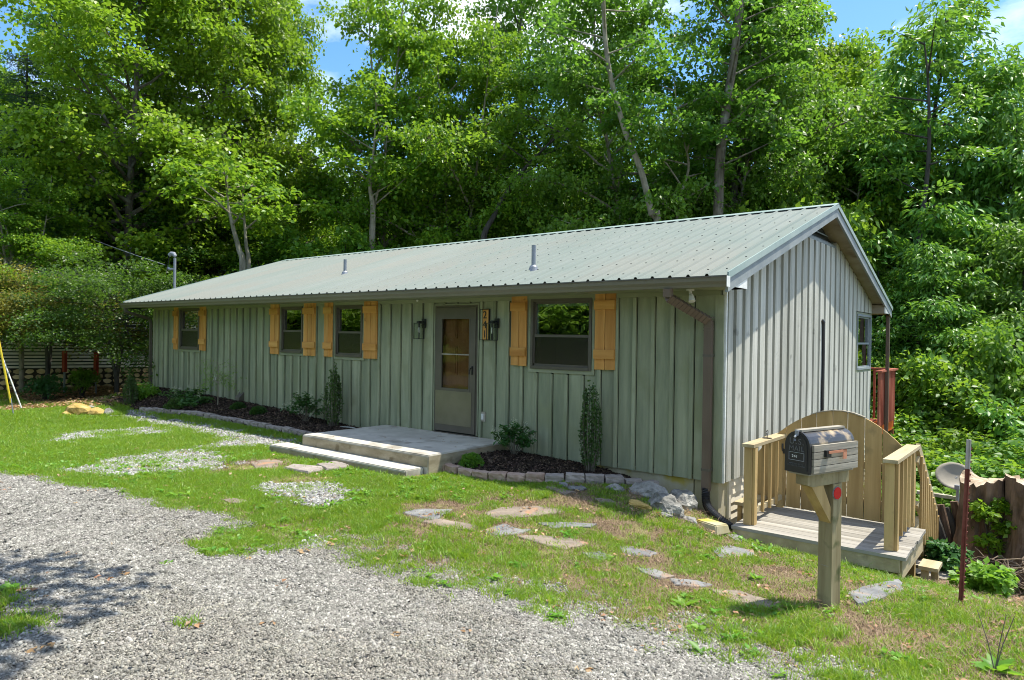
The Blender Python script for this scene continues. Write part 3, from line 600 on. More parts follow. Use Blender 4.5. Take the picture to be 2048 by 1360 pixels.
# mulch chips
MC = [chips(260+i, 45, .10, .010, .030, .35, M['mulch'], tilt=.7, elong=2.4) for i in range(4)]
x, y = cand(-15.5, -.7, -1.7, 0, 16000); k = inpoly(x, y, BED_R) | (inpoly(x, y, BED_L) & (rng.uniform(0, 1, x.shape) < .5)); x, y = x[k], y[k]
scatter('mulch_chips', xyz(x, y, .012), rotz(len(x), .1), rng.uniform(.8, 1.2, len(x)), rng.integers(0, 4, len(x)), MC, 'dark bark mulch in the planting beds along the front wall', 'mulch')
x, y = cand(-6.1, -3.4, -1.7, -.1, 26); P_ = np.stack([x, y, np.full_like(x, .004)], -1)
scatter('porch_leaves', P_, rotz(len(x), .05), rng.uniform(.2, .45, len(x)), rng.integers(0, 4, len(x)), DL, 'a few crumbs of dead leaf on the porch slab', 'leaves')
# litter of the woodland floor on the left, in shade
x, y = cand(-24, -11, -4, 4, 6000); k = inpoly(x, y, SHADELITTER) | ((x < -15.8) & (y > -1)); x, y = x[k], y[k]
scatter('shaded_leaf_litter', xyz(x, y, .01), rotz(len(x), .1), rng.uniform(1, 2, len(x)), rng.integers(0, 4, len(x)), DL, 'dead leaves in the shade at the left end of the house', 'leaves')
# ------------------------------------------------------------------ house
L_, D_, OV, EV, ZE, ZR = 15.24, 8.07, .30, .62, 2.33, 3.845
SLP = (ZR-ZE)/(D_/2+EV)
def rtop(y): return ZR-SLP*abs(y-D_/2)
RT = .13                                   # depth of roof edge under the metal
ZB, ZT = -.16, 2.20
house = thing('house', 'long low sage green board and batten cottage with a green metal roof and cedar shutters', 'house', (0, 0, 0))

def rects_minus(r, holes):
    out = [r]
    for h in holes:
        nx = []
        for a in out:
            x0, x1, z0, z1 = a; hx0, hx1, hz0, hz1 = h
            if hx1 <= x0 or hx0 >= x1 or hz1 <= z0 or hz0 >= z1: nx.append(a); continue
            if hx0 > x0: nx.append((x0, hx0, z0, z1))
            if hx1 < x1: nx.append((hx1, x1, z0, z1))
            lo, hi = max(x0, hx0), min(x1, hx1)
            if hz0 > z0: nx.append((lo, hi, z0, hz0))
            if hz1 < z1: nx.append((lo, hi, hz1, z1))
        out = nx
    return out
# windows: x0,x1,z0,z1 of the frame
WINS = [(-13.82, -12.84, 1.17, 2.17), (-9.42, -8.66, 1.20, 2.14), (-7.60, -6.80, 1.17, 2.14), (-2.92, -1.86, 1.13, 2.15)]
DOOR = (-4.91, -3.96, .015, 2.09)
HOLES = [(a+.04, b-.04, c+.04, d-.04) for a, b, c, d in WINS]+[(DOOR[0]+.04, DOOR[1]-.04, DOOR[2]-.2, DOOR[3]-.04)]
AVOID = [(a-.05, b+.05, c-.07, d+.04) for a, b, c, d in WINS]+[(DOOR[0]-.005, DOOR[1]+.005, ZB-.1, DOOR[3]+.01)]
# front wall boards and battens
bat = []
xx = -.381
while xx > -L_+.12: bat.append(xx); xx -= .2705
edges = [-.012]+bat+[-L_+.02]
front = tag(link('front_wall', None, parent=house), 'shaded sage green board and batten front wall')
for i in range(len(edges)-1):
    x1, x0 = edges[i]-(.012 if i else .003), edges[i+1]+(.033 if i+2 < len(edges) else .003)
    for r in rects_minus((x0, x1, ZB, ZT), HOLES):
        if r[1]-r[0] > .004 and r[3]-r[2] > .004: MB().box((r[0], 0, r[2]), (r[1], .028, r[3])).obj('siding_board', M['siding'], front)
for xb in bat:
    for r in rects_minus((xb-.024, xb+.024, ZB+.002, ZT-.065), AVOID):
        if r[3]-r[2] > .03 and r[1]-r[0] > .012: MB().box((r[0], -.034, r[2]), (r[1], -.0005, r[3])).obj('batten', M['siding'], front)
MB().box((-L_+.02, -.030, ZT-.062), (-.02, -.0008, ZT)).obj('frieze_board', M['trim'], front)
MB().box((-.085, -.026, ZB), (.022, -.001, ZT-.064)).obj('corner_board', M['siding'], front)
MB().box((-L_-.02, -.026, ZB), (-L_+.07, -.001, ZT-.064)).obj('corner_board', M['siding'], front)

# inner walls behind the windows (dim rooms), kept clear of the openings
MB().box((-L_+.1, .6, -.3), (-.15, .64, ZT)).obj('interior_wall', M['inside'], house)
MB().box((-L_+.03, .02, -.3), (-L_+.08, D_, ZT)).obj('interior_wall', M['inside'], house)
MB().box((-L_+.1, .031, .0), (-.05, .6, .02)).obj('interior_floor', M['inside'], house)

# gable wall at the right end
gy0 = [.012, .27, .568, .851, 1.142, 1.435, 1.735, 2.07, 2.39, 2.71]
while gy0[-1] < D_-.4: gy0.append(gy0[-1]+.33)
gy0[-1] = D_-.03 if gy0[-1] > D_-.2 else gy0[-1]
if gy0[-1] != D_-.03: gy0.append(D_-.03)
gable = tag(link('gable_wall', None, parent=house), 'sunlit weathered grey green gable wall')
GW = (6.78, 8.02, 1.03, 2.15)               # window in the gable: y0,y1,z0,z1
VENT = (3.10, 5.02, 3.245)
def ztop(y): return min(rtop(y)-RT-.02, VENT[2] if VENT[0] < y < VENT[1] else 9)
for i in range(len(gy0)-1):
    a, b = gy0[i]+.003, gy0[i+1]-.003
    def piece(y0, y1, z0, x0=-.03, x1=0.0):
        ys = [y0]+[k_ for k_ in (VENT[0], D_/2, VENT[1]) if y0 < k_ < y1]+[y1]
        poly = [(y0, z0), (y1, z0)]+[(y, ztop(y-1e-4 if y == y1 else (y+1e-4 if y == y0 else y))) for y in ys[::-1]]
        return poly
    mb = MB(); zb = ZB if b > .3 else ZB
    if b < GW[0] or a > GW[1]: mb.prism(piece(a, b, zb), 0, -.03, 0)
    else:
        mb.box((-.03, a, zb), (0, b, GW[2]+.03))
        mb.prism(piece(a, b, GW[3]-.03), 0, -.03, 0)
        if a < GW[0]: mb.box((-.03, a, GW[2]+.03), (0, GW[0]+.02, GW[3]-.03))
    mb.obj('under_board', M['groove_shade'], gable)
    # wide outer board proud of the wall, leaving a narrow channel whose shade is in the under board's colour
    w0, w1 = a+.05, b-.05
    mb = MB()
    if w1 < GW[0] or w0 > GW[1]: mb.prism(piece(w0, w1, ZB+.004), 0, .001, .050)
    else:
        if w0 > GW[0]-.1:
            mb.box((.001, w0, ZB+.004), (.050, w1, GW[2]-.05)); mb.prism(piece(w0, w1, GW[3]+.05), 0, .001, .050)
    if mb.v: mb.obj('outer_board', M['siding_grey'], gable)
MB().box((.0006, .004, ZB), (.046, .034, ztop(.03)-.02)).obj('corner_board', M['white'], gable)
MB().box((.0006, D_-.03, -.3), (.030, D_+.012, ztop(D_)-.005)).obj('corner_board', M['siding_grey'], gable)
# louvred vent
vent = link('gable_vent', None, parent=house)
zv = lambda y: rtop(y)-RT-.025
MB().box((-.01, VENT[0], VENT[2]+.002), (.045, VENT[1], VENT[2]+.05)).obj('frame', M['rake'], vent)
MB().prism([(VENT[0], VENT[2]+.05), (VENT[1], VENT[2]+.05), (VENT[1], zv(VENT[1])), (D_/2, zv(D_/2)), (VENT[0], zv(VENT[0]))], 0, -.06, -.045).obj('backing', M['inside'], vent)
for k_ in range(4):
    z0 = VENT[2]+.085+k_*.105; hw = (zv(D_/2)-z0-.06)/SLP
    if hw > .05:
        hw = min(hw, .93); MB().bar((-.015, D_/2-hw, z0), (-.015, D_/2+hw, z0), .075, .012, (.6, 0, .8)).obj('louvre', M['rake'], vent)
# foundation and basement under the gable
found = link('foundation', None, parent=house)
MB().box((-.34, .03, -1.2), (-.03, .35, ZB-.002)).obj('corner_block', M['foundation'], found)
MB().box((-L_+.02, .04, -1.2), (-.36, .30, ZB-.002)).obj('foundation_wall', M['foundation'], found)
MB().box((-.25, .37, -3.6), (-.035, D_, ZB-.002)).obj('basement_wall', M['cream'], found)
for k_ in range(12):
    z1 = ZB-.004-k_*.105; MB().add([(-.034, .37, z1), (-.034, D_, z1), (-.028, D_, z1), (-.028, .37, z1), (-.034, .37, z1-.104), (-.034, D_, z1-.104), (-.008, D_, z1-.104), (-.008, .37, z1-.104)],
        [(0,1,2,3),(4,7,6,5),(3,2,6,7),(0,3,7,4),(1,5,6,2),(0,4,5,1)]).obj('lap_board', M['cream'], found)
MB().box((-.034, .30, -1.1), (.0, .365, ZB-.003)).obj('corner_trim', M['cream'], found)
MB().box((-L_, D_-.03, -3.6), (.0, D_, ZT)).obj('back_wall', M['siding'], house)

# roof
roof = tag(link('roof', None, parent=house), 'ribbed pale green metal roof')
XL, XR = -L_-OV, OV
RIB = .2286
def panel(x0, x1, side):
    """ribbed sheet on one slope, ribs running up the slope"""
    prof = []; k0 = math.ceil((x0-XL-.06)/RIB-1e-6); x = x0
    prof.append((x0, 0))
    k_ = k0
    while True:
        c = XL+.06+k_*RIB
        if c > x1-.03: break
        if c > x0+.03: prof += [(c-.026, 0), (c-.012, .023), (c+.012, .023), (c+.026, 0)]
        k_ += 1
    prof.append((x1, 0))
    if side == 0: ya, yb = -EV-.03, D_/2-.01
    else: ya, yb = D_+EV+.03, D_/2+.01
    mb = MB(); n = len(prof)
    za, zb_ = rtop(ya), rtop(yb)
    vs = [(x, ya, za+h) for x, h in prof]+[(x, yb, zb_+h) for x, h in prof]+[(x, ya, za+h-.004) for x, h in prof]+[(x, yb, zb_+h-.004) for x, h in prof]
    fs = []
    for i in range(n-1):
        fs += [(i, i+1, n+i+1, n+i), (2*n+i, 3*n+i, 3*n+i+1, 2*n+i+1), (i, 2*n+i, 2*n+i+1, i+1)]
    return mb.add(vs, fs)
PW = 4*RIB; x0 = XL
for side in (0, 1):
    x0 = XL
    while x0 < XR-.01:
        x1 = min(x0+PW, XR); me = panel(x0+.0008, x1-.0008, side).mesh('roof_panel', M['roof'])
        link('roof_panel', me, None, roof); x0 = x1
# screw heads in rows
mb = MB()
nr = int((XR-XL)/RIB)
for k_ in range(nr):
    xc = XL+.06+k_*RIB+RIB/2
    for t in np.arange(.06, .98, .131):
        if k_ % 1 == 0:
            y = -EV+(D_/2+EV)*t; z = rtop(y); mb.box((xc-.009, y-.009, z-.002), (xc+.009, y+.009, z+.006))
o = mb.obj('roof_screws', M['black'], roof); o['kind'] = 'stuff'
MB().prism([(-EV, rtop(-EV)-RT), (-EV, rtop(-EV)-.012), (D_/2, ZR-.012), (D_+EV, rtop(D_+EV)-.012), (D_+EV, rtop(D_+EV)-RT), (D_/2, ZR-RT)], 0, XL+.03, XR-.03).obj('roof_deck', M['soffit'], roof)
# ridge cap
x0 = XL
while x0 < XR-.01:
    x1 = min(x0+3.05, XR+.01); a = .17; zc = ZR+.028
    MB().add([(x0, D_/2-a, zc-SLP*a), (x1+.02, D_/2-a, zc-SLP*a), (x1+.02, D_/2, zc), (x0, D_/2, zc), (x1+.02, D_/2+a, zc-SLP*a), (x0, D_/2+a, zc-SLP*a),
              (x0, D_/2-a, zc-SLP*a-.006), (x1+.02, D_/2-a, zc-SLP*a-.006)], [(0,1,2,3),(3,2,4,5),(0,6,7,1)]).obj('ridge_cap', M['roofcap'], roof)
    x0 = x1+.02
# rake boards and trims, both ends
for s_, xa in ((1, XR), (-1, XL)):
    a, b = (xa-.03, xa+.004) if s_ > 0 else (xa-.004, xa+.03)
    for ya in (-EV, D_+EV):
        z0, z1 = rtop(ya), ZR
        MB().prism([(ya, z0-RT-.07), (ya, z0-.016), (D_/2, z1-.016), (D_/2, z1-RT-.07)], 0, a, b).obj('rake_board', M['rake'], roof)
        MB().prism([(ya+(-.03 if ya < 0 else .03), z0-.055), (ya+(-.03 if ya < 0 else .03), z0+.024), (D_/2, z1+.026), (D_/2, z1-.055)], 0, (b+.001 if s_ > 0 else a-.018), (b+.018 if s_ > 0 else a-.001)).obj('rake_trim', M['roofcap'], roof)
    # boxed eave return
    for ya, yb in ((-EV+.004, .0), (D_, D_+EV-.004)):
        MB().prism([(ya, ZT), (yb, ZT), (yb, rtop(yb)-RT-.05), (ya, rtop(ya)-RT-.05)], 0, xa-.028 if s_ > 0 else xa+.004, xa-.004 if s_ > 0 else xa+.028).obj('eave_return', M['white'] if s_ > 0 else M['rake'], roof)
    MB().box((min(xa*1.0, 0 if s_ > 0 else -L_)+.0, D_+.0005, ZT), (max(xa, -L_ if s_ < 0 else 0)-.03, D_+.02, ztop(D_))).obj('eave_return_face', M['soffit'], roof)
MB().box((XL+.03, -EV+.02, ZT-.003), (XR-.03, -.03, ZT+.012)).obj('soffit', M['trim'], roof)
MB().box((XL+.03, D_+.02, ZT-.003), (XR-.03, D_+EV-.02, ZT+.012)).obj('soffit', M['trim'], roof)
MB().box((XL, -EV-.012, ZT+.0), (XR, -EV+.018, rtop(-EV)-.02)).obj('fascia', M['gutter'], roof)
MB().box((XL, D_+EV-.018, ZT+.0), (XR, D_+EV+.012, rtop(-EV)-.02)).obj('fascia', M['rake'], roof)
# gutter: K profile
gt = link('gutter', None, parent=house); gy_, gz_ = -EV-.014, rtop(-EV)-.145
prof = [(gy_, gz_+.115), (gy_, gz_), (gy_-.05, gz_), (gy_-.062, gz_+.03), (gy_-.088, gz_+.065), (gy_-.096, gz_+.118), (gy_-.086, gz_+.118), (gy_-.078, gz_+.07), (gy_-.05, gz_+.03), (gy_-.045, gz_+.008), (gy_-.006, gz_+.008), (gy_-.006, gz_+.115)]
MB().prism(prof, 0, XL-.02, XR+.03).obj('trough', M['gutter'], gt)
MB().box((XR+.03, gy_-.096, gz_-.002), (XR+.034, gy_, gz_+.119)).obj('end_cap', M['white'], gt)
MB().box((XL-.02, gy_-.104, gz_+.108), (XR+.03, gy_-.094, gz_+.122)).obj('gutter_lip', M['bronze'], gt)
# downspouts
def rect_tube(mb, pts, w, h):
    for a, b in zip(pts[:-1], pts[1:]): mb.bar(a, b, w, h, (1, 0, 0))
ds = link('downspout', None, parent=house); ds['label'] = 'brown downspout with ribbed elbows at the right front corner'
xd = -.145
mb = MB(); P1 = Vector((-.40, gy_-.045, gz_)); P2 = Vector((-.40, gy_-.035, gz_-.10)); P3 = Vector((xd, -.085, 1.82)); P4 = Vector((xd, -.075, 1.72)); P5 = Vector((xd, -.075, -.26))
mb.bar(P1, P2, .098, .07, (0, 1, 0)); mb.bar(P2, P3, .098, .07, (0, 1, 0)); mb.bar(P3, P4, .098, .07, (0, 1, 0)); mb.bar(P4, P5, .10, .066, (0, 1, 0))
mb.obj('pipe', M['downspout'], ds)
for z in (1.38, -.02): MB().box((xd-.056, -.112, z), (xd+.056, -.004, z+.03)).obj('strap', M['bronze'], ds)
mb = MB()
for t in np.linspace(.03, .97, 11):
    p = P2.lerp(P3, t); d = (P3-P2).normalized(); mb.bar(p-d*.004, p+d*.004, .108, .08, (0, 1, 0))
for z in np.linspace(1.86, 1.70, 5): mb.box((xd-.055, -.114, z-.004), (xd+.055, -.036, z+.004))
mb.obj('elbow_ribs', M['downspout'], ds)
ds2 = link('downspout', None, parent=house); ds2['label'] = 'dark curved downspout at the left front corner'
mb = MB(); q0 = Vector((-15.36, gy_-.045, gz_)); q1 = Vector((-15.36, gy_-.03, gz_-.10)); q2 = Vector((-15.30, -.10, 1.92)); q3 = Vector((-15.29, -.07, 1.8)); q4 = Vector((-15.29, -.07, .1))
for a, b in ((q0, q1), (q1, q2), (q2, q3), (q3, q4)): mb.bar(a, b, .07, .055, (0, 1, 0))
mb.obj('pipe', M['bronze'], ds2)
# flood light socket by the downspout, sensor dot, outlet, dryer hood, roof vents
fl = link('security_light', None, parent=house)
p = Vector((-.27, -.35, ZT-.004)); MB().tube([p, p-Vector((0, 0, .02))], .05, 12).obj('base_plate', M['white'], fl)
MB().tube([p-Vector((0, 0, .02)), p-Vector((-.01, 0, .06)), p-Vector((-.03, .03, .09))], [.018, .02, .03], 10).tube([p-Vector((-.03, .03, .09)), p-Vector((-.05, .05, .15))], [.03, .042], 12).obj('lamp_head', M['white'], fl)
c = ony(836, 601, -.02); MB().tube([(c[0], -.02, c[2]), (c[0], -.045, c[2])], .022, 10).obj('sensor', M['white'], house)
c = ony(967, 833, -.0); ol = link('outlet_box', None, parent=house); MB().box((c[0]-.045, -.022, c[2]-.075), (c[0]+.045, -.001, c[2]+.075)).obj('cover_plate', M['greywood'], ol); MB().box((c[0]-.025, -.034, c[2]-.045), (c[0]+.025, -.0225, c[2]+.045)).obj('lid', M['white'], ol)
c = ony(484, 792, 0.); MB().prism([(0-.001, c[2]-.09), (-.13, c[2]-.09), (-.11, c[2]-.02), (-.001, c[2]+.09)], 0, c[0]-.09, c[0]+.09).obj('dryer_hood', M['bronze'], house)
def roofpt(u, v):
    d = ray(u, v); n = np.array([0, -SLP, 1]); p0 = np.array([0, -EV, ZE]); t = n@(p0-CAM)/(n@d); return CAM+d*t
for u, v, hh in ((690, 549, .32), (1067, 540, .38)):
    c = roofpt(u, v); vp = link('roof_vent_pipe', None, parent=house)
    MB().tube([(c[0], c[1], c[2]-.05), (c[0], c[1], c[2]+hh)], .034, 12).obj('pipe', M['galv'], vp)
    MB().tube([(c[0], c[1], c[2]-.03), (c[0], c[1], c[2]+.05), (c[0], c[1], c[2]+.075)], [.085, .06, .038], 14).obj('boot', M['galv'], vp)
# electric cable up the gable
MB().tube([(.07, 4.22, 1.90), (.072, 4.23, 1.2), (.07, 4.21, .6), (.072, 4.24, -.15)], .024, 8).tube([(.052, 4.17, 1.95), (.08, 4.2, 1.9)], .03, 8).tube([(.062, 4.29, 1.1), (.062, 4.29, -.15)], .012, 6).obj('cable_conduit', M['black'], house)

# windows
def window(x0, x1, z0, z1, parent, mfr=M['bronze'], screen=True, lab=None):
    w = link('window', None, parent=parent)
    if lab: w['label'] = lab
    f = .042; zm = z0+(z1-z0)*.47
    MB().box((x0-.045, -.022, z0-.055), (x1+.045, -.001, z0-.004)).box((x0-.045, -.022, z1+.004), (x1+.045, -.001, z1+.03)).box((x0-.045, -.022, z0-.004), (x0-.004, -.001, z1+.004)).box((x1+.004, -.022, z0-.004), (x1+.045, -.001, z1+.004)).obj('trim', M['trim'], w)
    MB().box((x0, -.035, z0), (x0+f, .07, z1)).box((x1-f, -.035, z0), (x1, .07, z1)).box((x0+f, -.035, z1-f), (x1-f, .07, z1)).box((x0+f, -.045, z0), (x1-f, .07, z0+f)).obj('frame', mfr, w)
    s = .03; a, b = x0+f, x1-f
    MB().box((a, .012, zm), (a+s, .045, z1-f)).box((b-s, .012, zm), (b, .045, z1-f)).box((a+s, .012, z1-f-s), (b-s, .045, z1-f)).box((a, -.004, zm-.016), (b, .045, zm+.022)).obj('upper_sash', mfr, w)
    MB().box((a, -.012, z0+f), (a+s*.7, .006, zm-.016)).box((b-s*.7, -.012, z0+f), (b, .006, zm-.016)).box((a, -.012, z0+f), (b, .006, z0+f+s)).obj('lower_sash', mfr, w)
    MB().box((a+s, .026, zm+.022), (b-s, .030, z1-f-s)).obj('pane', M['glass'], w)
    MB().box((a+s*.7, -.002, z0+f+s), (b-s*.7, .001, zm-.016)).obj('pane', M['screen'] if screen else M['glass'], w)
    MB().box((a+s, .034, zm+.024), (a+s+.035, .044, z1-f-s)).box((a+s+.036, .034, z1-f-s-.04), (b-s, .044, z1-f-s)).obj('inner_frame', M['white'], w)
    MB().box((a+.01, .076, z0+f), (a+.06, .09, zm-.03)).obj('inner_jamb', M['white'], w)
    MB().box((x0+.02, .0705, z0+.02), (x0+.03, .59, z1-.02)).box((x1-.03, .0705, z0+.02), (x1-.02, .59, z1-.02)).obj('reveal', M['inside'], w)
    return w
for i, (a, b, c, d) in enumerate(WINS): window(a, b, c, d, house)
# gable window: built in its own plane and turned a quarter
wg = window(GW[0], GW[1], GW[2], GW[3], house, M['rake'], False)
wg.matrix_local = Matrix.Rotation(math.pi/2, 4, 'Z')
wg.location = (.012, 0, 0)
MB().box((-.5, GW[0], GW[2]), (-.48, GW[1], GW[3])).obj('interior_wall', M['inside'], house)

# door
dr = link('storm_door', None, parent=house); dr['label'] = 'dark bronze storm door with an orange brown wooden door behind its glass'
a, b, c, d = DOOR; f = .035
MB().box((a, -.03, c), (a+f, .02, d)).box((b-f, -.03, c), (b, .02, d)).box((a+f, -.03, d-f), (b-f, .02, d)).obj('frame', M['bronze'], dr)
MB().box((a-.02, -.034, c), (a-.001, -.004, d+.02)).box((b+.001, -.034, c), (b+.02, -.004, d+.02)).box((a-.001, -.034, d+.001), (b+.001, -.004, d+.02)).obj('edge_trim', M['trim'], dr)
a2, b2 = a+f+.003, b-f-.003; st = .115; zk = c+.70
MB().box((a2, -.045, c+.02), (a2+st, -.012, d-f-.004)).box((b2-st, -.045, c+.02), (b2, -.012, d-f-.004)).box((a2+st, -.045, d-f-.19), (b2-st, -.012, d-f-.004)).box((a2+st, -.045, c+.02), (b2-st, -.012, c+.13)).obj('door_leaf', M['bronze'], dr)
MB().box((a2+.006, -.052, c+.13), (b2-.07, -.0455, zk-.02)).obj('kick_panel', M['kick'], dr)
MB().box((a2+st, -.042, c+.13), (b2-st, -.02, zk-.02)).obj('core_panel', M['bronze'], dr)
MB().box((a2+st, -.050, zk-.02), (b2-st, -.012, zk+.025)).box((a2+st, -.048, zk+.025), (a2+st+.02, -.012, d-f-.19)).box((b2-st-.02, -.048, zk+.025), (b2-st, -.012, d-f-.19)).obj('glass_frame', M['bronze'], dr)
zm = zk+(d-f-.19-zk)*.5
MB().box((a2+st+.02, -.046, zm-.008), (b2-st-.02, -.018, zm+.012)).obj('mid_rail', M['greywood'], dr)
MB().box((a2+st+.02, -.030, zk+.025), (b2-st-.02, -.027, zm-.008)).obj('pane', M['stormglass'], dr)
MB().box((a2+st+.02, -.034, zm+.012), (b2-st-.02, -.031, d-f-.19)).obj('pane', M['stormglass'], dr)

MB().box((b2-.065, -.058, .98), (b2-.045, -.046, 1.12)).tube([(b2-.055, -.058, 1.09), (b2-.055, -.095, 1.08), (b2-.075, -.1, 1.03), (b2-.08, -.09, .99)], .010, 8).obj('handle', M['black'], dr)

MB().box((a, -.055, -.02), (b, .02, c-.002)).obj('threshold', M['bronze'], dr)
wd = link('wooden_door', None, parent=house); a3, b3 = a+f+.02, b-f-.02
MB().box((a3, .07, c), (b3, .11, d-f)).obj('door_slab', M['wooddoor'], wd)
cw = (b3-a3-.30)/2
for k_ in range(2):
    xa = a3+.10+k_*(cw+.10)
    for z0, z1 in ((.25, .78), (.95, 1.42), (1.55, 1.88)):
        MB().prism([(xa, z0), (xa+cw, z0), (xa+cw, z1), (xa, z1)], 1, .056, .0698).box((xa+.03, .045, z0+.03), (xa+cw-.03, .0555, z1-.03)).obj('raised_panel', M['wooddoor'], wd)

# shutters: two or three boards with two cleats
def shutter(x0, x1, z0, z1):
    s = link('shutter', None, parent=house); n = 3 if x1-x0 > .4 else 2; w = (x1-x0)/n
    for k_ in range(n):
        dz = random.uniform(-.004, .004); MB().box((x0+k_*w+.004, -.046, z0+dz), (x0+(k_+1)*w-.004, -.0225, z1+dz)).obj('board', M['cedar'], s)
    for zc in (z0+(z1-z0)*.20, z0+(z1-z0)*.845):
        MB().box((x0+.004, -.078, zc-.062), (x1-.004, -.0465, zc+.062)).obj('cleat', M['cedar_h'], s)
for x0, x1 in ((-14.09, -13.87), (-12.79, -12.50), (-9.79, -9.47), (-8.60, -8.20), (-7.93, -7.66), (-6.74, -6.36), (-3.28, -2.985), (-1.80, -1.47)):
    shutter(x0, x1, 1.16, 2.205)

# ------------------------------------------------------------------ porch steps (one cast piece)
pc = thing('porch_steps', 'pale concrete porch slab with two steps in front of the storm door', 'porch', (-4.8, -1, 0))
def rough_slab(name, a, b, mat, parent, off):
    bm = bmesh.new(); mb = MB().box(a, b); vs = [bm.verts.new(v) for v in mb.v]
    for f in mb.f: bm.faces.new([vs[i] for i in f])
    bmesh.ops.bevel(bm, geom=bm.edges[:], offset=.012, segments=2, affect='EDGES')
    me = bpy.data.meshes.new(name); bm.to_mesh(me); bm.free(); me.materials.append(mat)
    return link(name, me, None, parent, loc=off)
rough_slab('upper_slab', (-6.12, -1.73, -.62), (-3.31, -.004, 0), M['concrete'], pc, (4.8, 1, 0))
rough_slab('lower_step', (-6.52, -2.06, -.62), (-3.38, -1.735, -.165), M['concrete'], pc, (4.8, 1, 0))
MB().box((-6.118, -1.7345, -.16), (-3.312, -1.7315, -.03)).box((-6.518, -2.0645, -.6), (-3.382, -2.0615, -.195)).obj('risers', M['concrete_stained'], pc, loc=(4.8, 1, 0))
MB().box((-3.3085, -1.715, -.6), (-3.3055, -.02, -.02)).obj('side_face', M['concrete_stained'], pc, loc=(4.8, 1, 0))
# ------------------------------------------------------------------ wooden landing beside the gable
DZ = -.56
dk = thing('wooden_landing', 'weathered grey board landing with two pine railings beside the gable wall', 'deck', (1.1, .3, DZ))
off = (-1.1, -.3, -DZ)
yb0, nb = -.34, 9; bw = (1.02+.34)/nb
for k_ in range(nb):
    dx = random.uniform(-.008, .008)
    MB().box((.27+dx, yb0+k_*bw+.003, DZ-.036), (2.05+dx, yb0+(k_+1)*bw-.004, DZ)).obj('deck_board', M['deck'], dk, loc=off)
MB().box((.29, yb0+.012, DZ-.17), (2.0, yb0+.05, DZ-.037)).obj('front_joist', M['treated_h'], dk, loc=off)
MB().box((1.985, yb0+.051, DZ-.25), (2.02, 1.0, DZ-.037)).obj('side_joist', M['treated_h'], dk, loc=off)
for yy in (.3, .95): MB().box((1.86, yy-.05, -1.9), (1.95, yy+.05, DZ-.04)).obj('support_post', M['treated'], dk, loc=off)
for yy in np.arange(-.1, 1.0, .2): MB().box((.3, yy, DZ-.16), (1.98, yy+.035, DZ-.037)).obj('joist', M['treated_h'], dk, loc=off)
for xr, nbal in ((.42, 3), (1.89, 4)):
    ye = 1.02 if xr < 1 else 1.12; zt_ = .385
    MB().box((xr-.058, -.19, DZ+.001), (xr+.03, -.10, zt_-.04)).obj('railing_post', M['treated'], dk, loc=off)
    MB().box((xr+.033, -.165, DZ+.001), (xr+.062, -.08, zt_-.042)).obj('post_board', M['treated'], dk, loc=off)
    MB().box((xr-.045, ye-.09, DZ+.001), (xr+.03, ye, zt_-.04)).obj('railing_post', M['treated'], dk, loc=off)
    MB().box((xr-.075, -.22, zt_-.038), (xr+.065, ye+.03, zt_)).obj('cap_rail', M['treated_h'], dk, loc=off)
    MB().box((xr-.005, -.08, DZ+.11), (xr+.03, ye-.09, DZ+.17)).obj('bottom_rail', M['treated_h'], dk, loc=off)
    for k_ in range(nbal):
        yy = -.1+(ye)*(k_+1)/(nbal+1)
        MB().box((xr+.0305, yy-.018, DZ+.10), (xr+.062, yy+.018, zt_-.045)).obj('baluster', M['treated'], dk, loc=off)
# gate with an arched top
gx_ = [.12, .49, .67, .85, 1.04, 1.21, 1.40, 1.59, 1.80]
gt_ = thing('wooden_gate', 'tall arched pine board gate behind the landing, one board tinted by age', 'gate', (1.0, .98, DZ))
def arc(x): return .735-((x-1.12)/.62)**2*.30 if x > 1.12 else .735-((x-1.12)/1.0)**2*.62
for i in range(8):
    a, b = gx_[i]+.004, gx_[i+1]-.006
    xs = np.linspace(a, b, 4)
    MB().prism([(a, DZ+.02), (b, DZ+.02)]+[(x, arc(x)) for x in xs[::-1]], 1, .955, .98).obj('gate_board', M['treated'], gt_, loc=(-1, -.98, -DZ))
for z in (-.35, .1): MB().box((.2, .981, z-.045), (1.78, 1.015, z+.045)).obj('cross_rail', M['treated_h'], gt_, loc=(-1, -.98, -DZ))
MB().box((.42, .938, .14), (.48, .9545, .20)).tube([(.45, .94, .17), (.45, .92, .22), (.45, .925, .27)], .012, 6).obj('latch', M['black'], gt_, loc=(-1, -.98, -DZ))
xs = np.linspace(.78, 1.40, 6); mb = MB()
for a, b in zip(xs[:-1], xs[1:]): mb.bar((a, .967, arc(a)+.008), (b, .967, arc(b)+.008), .05, .012)
mb.obj('top_cap', M['greywood'], gt_, loc=(-1, -.98, -DZ))
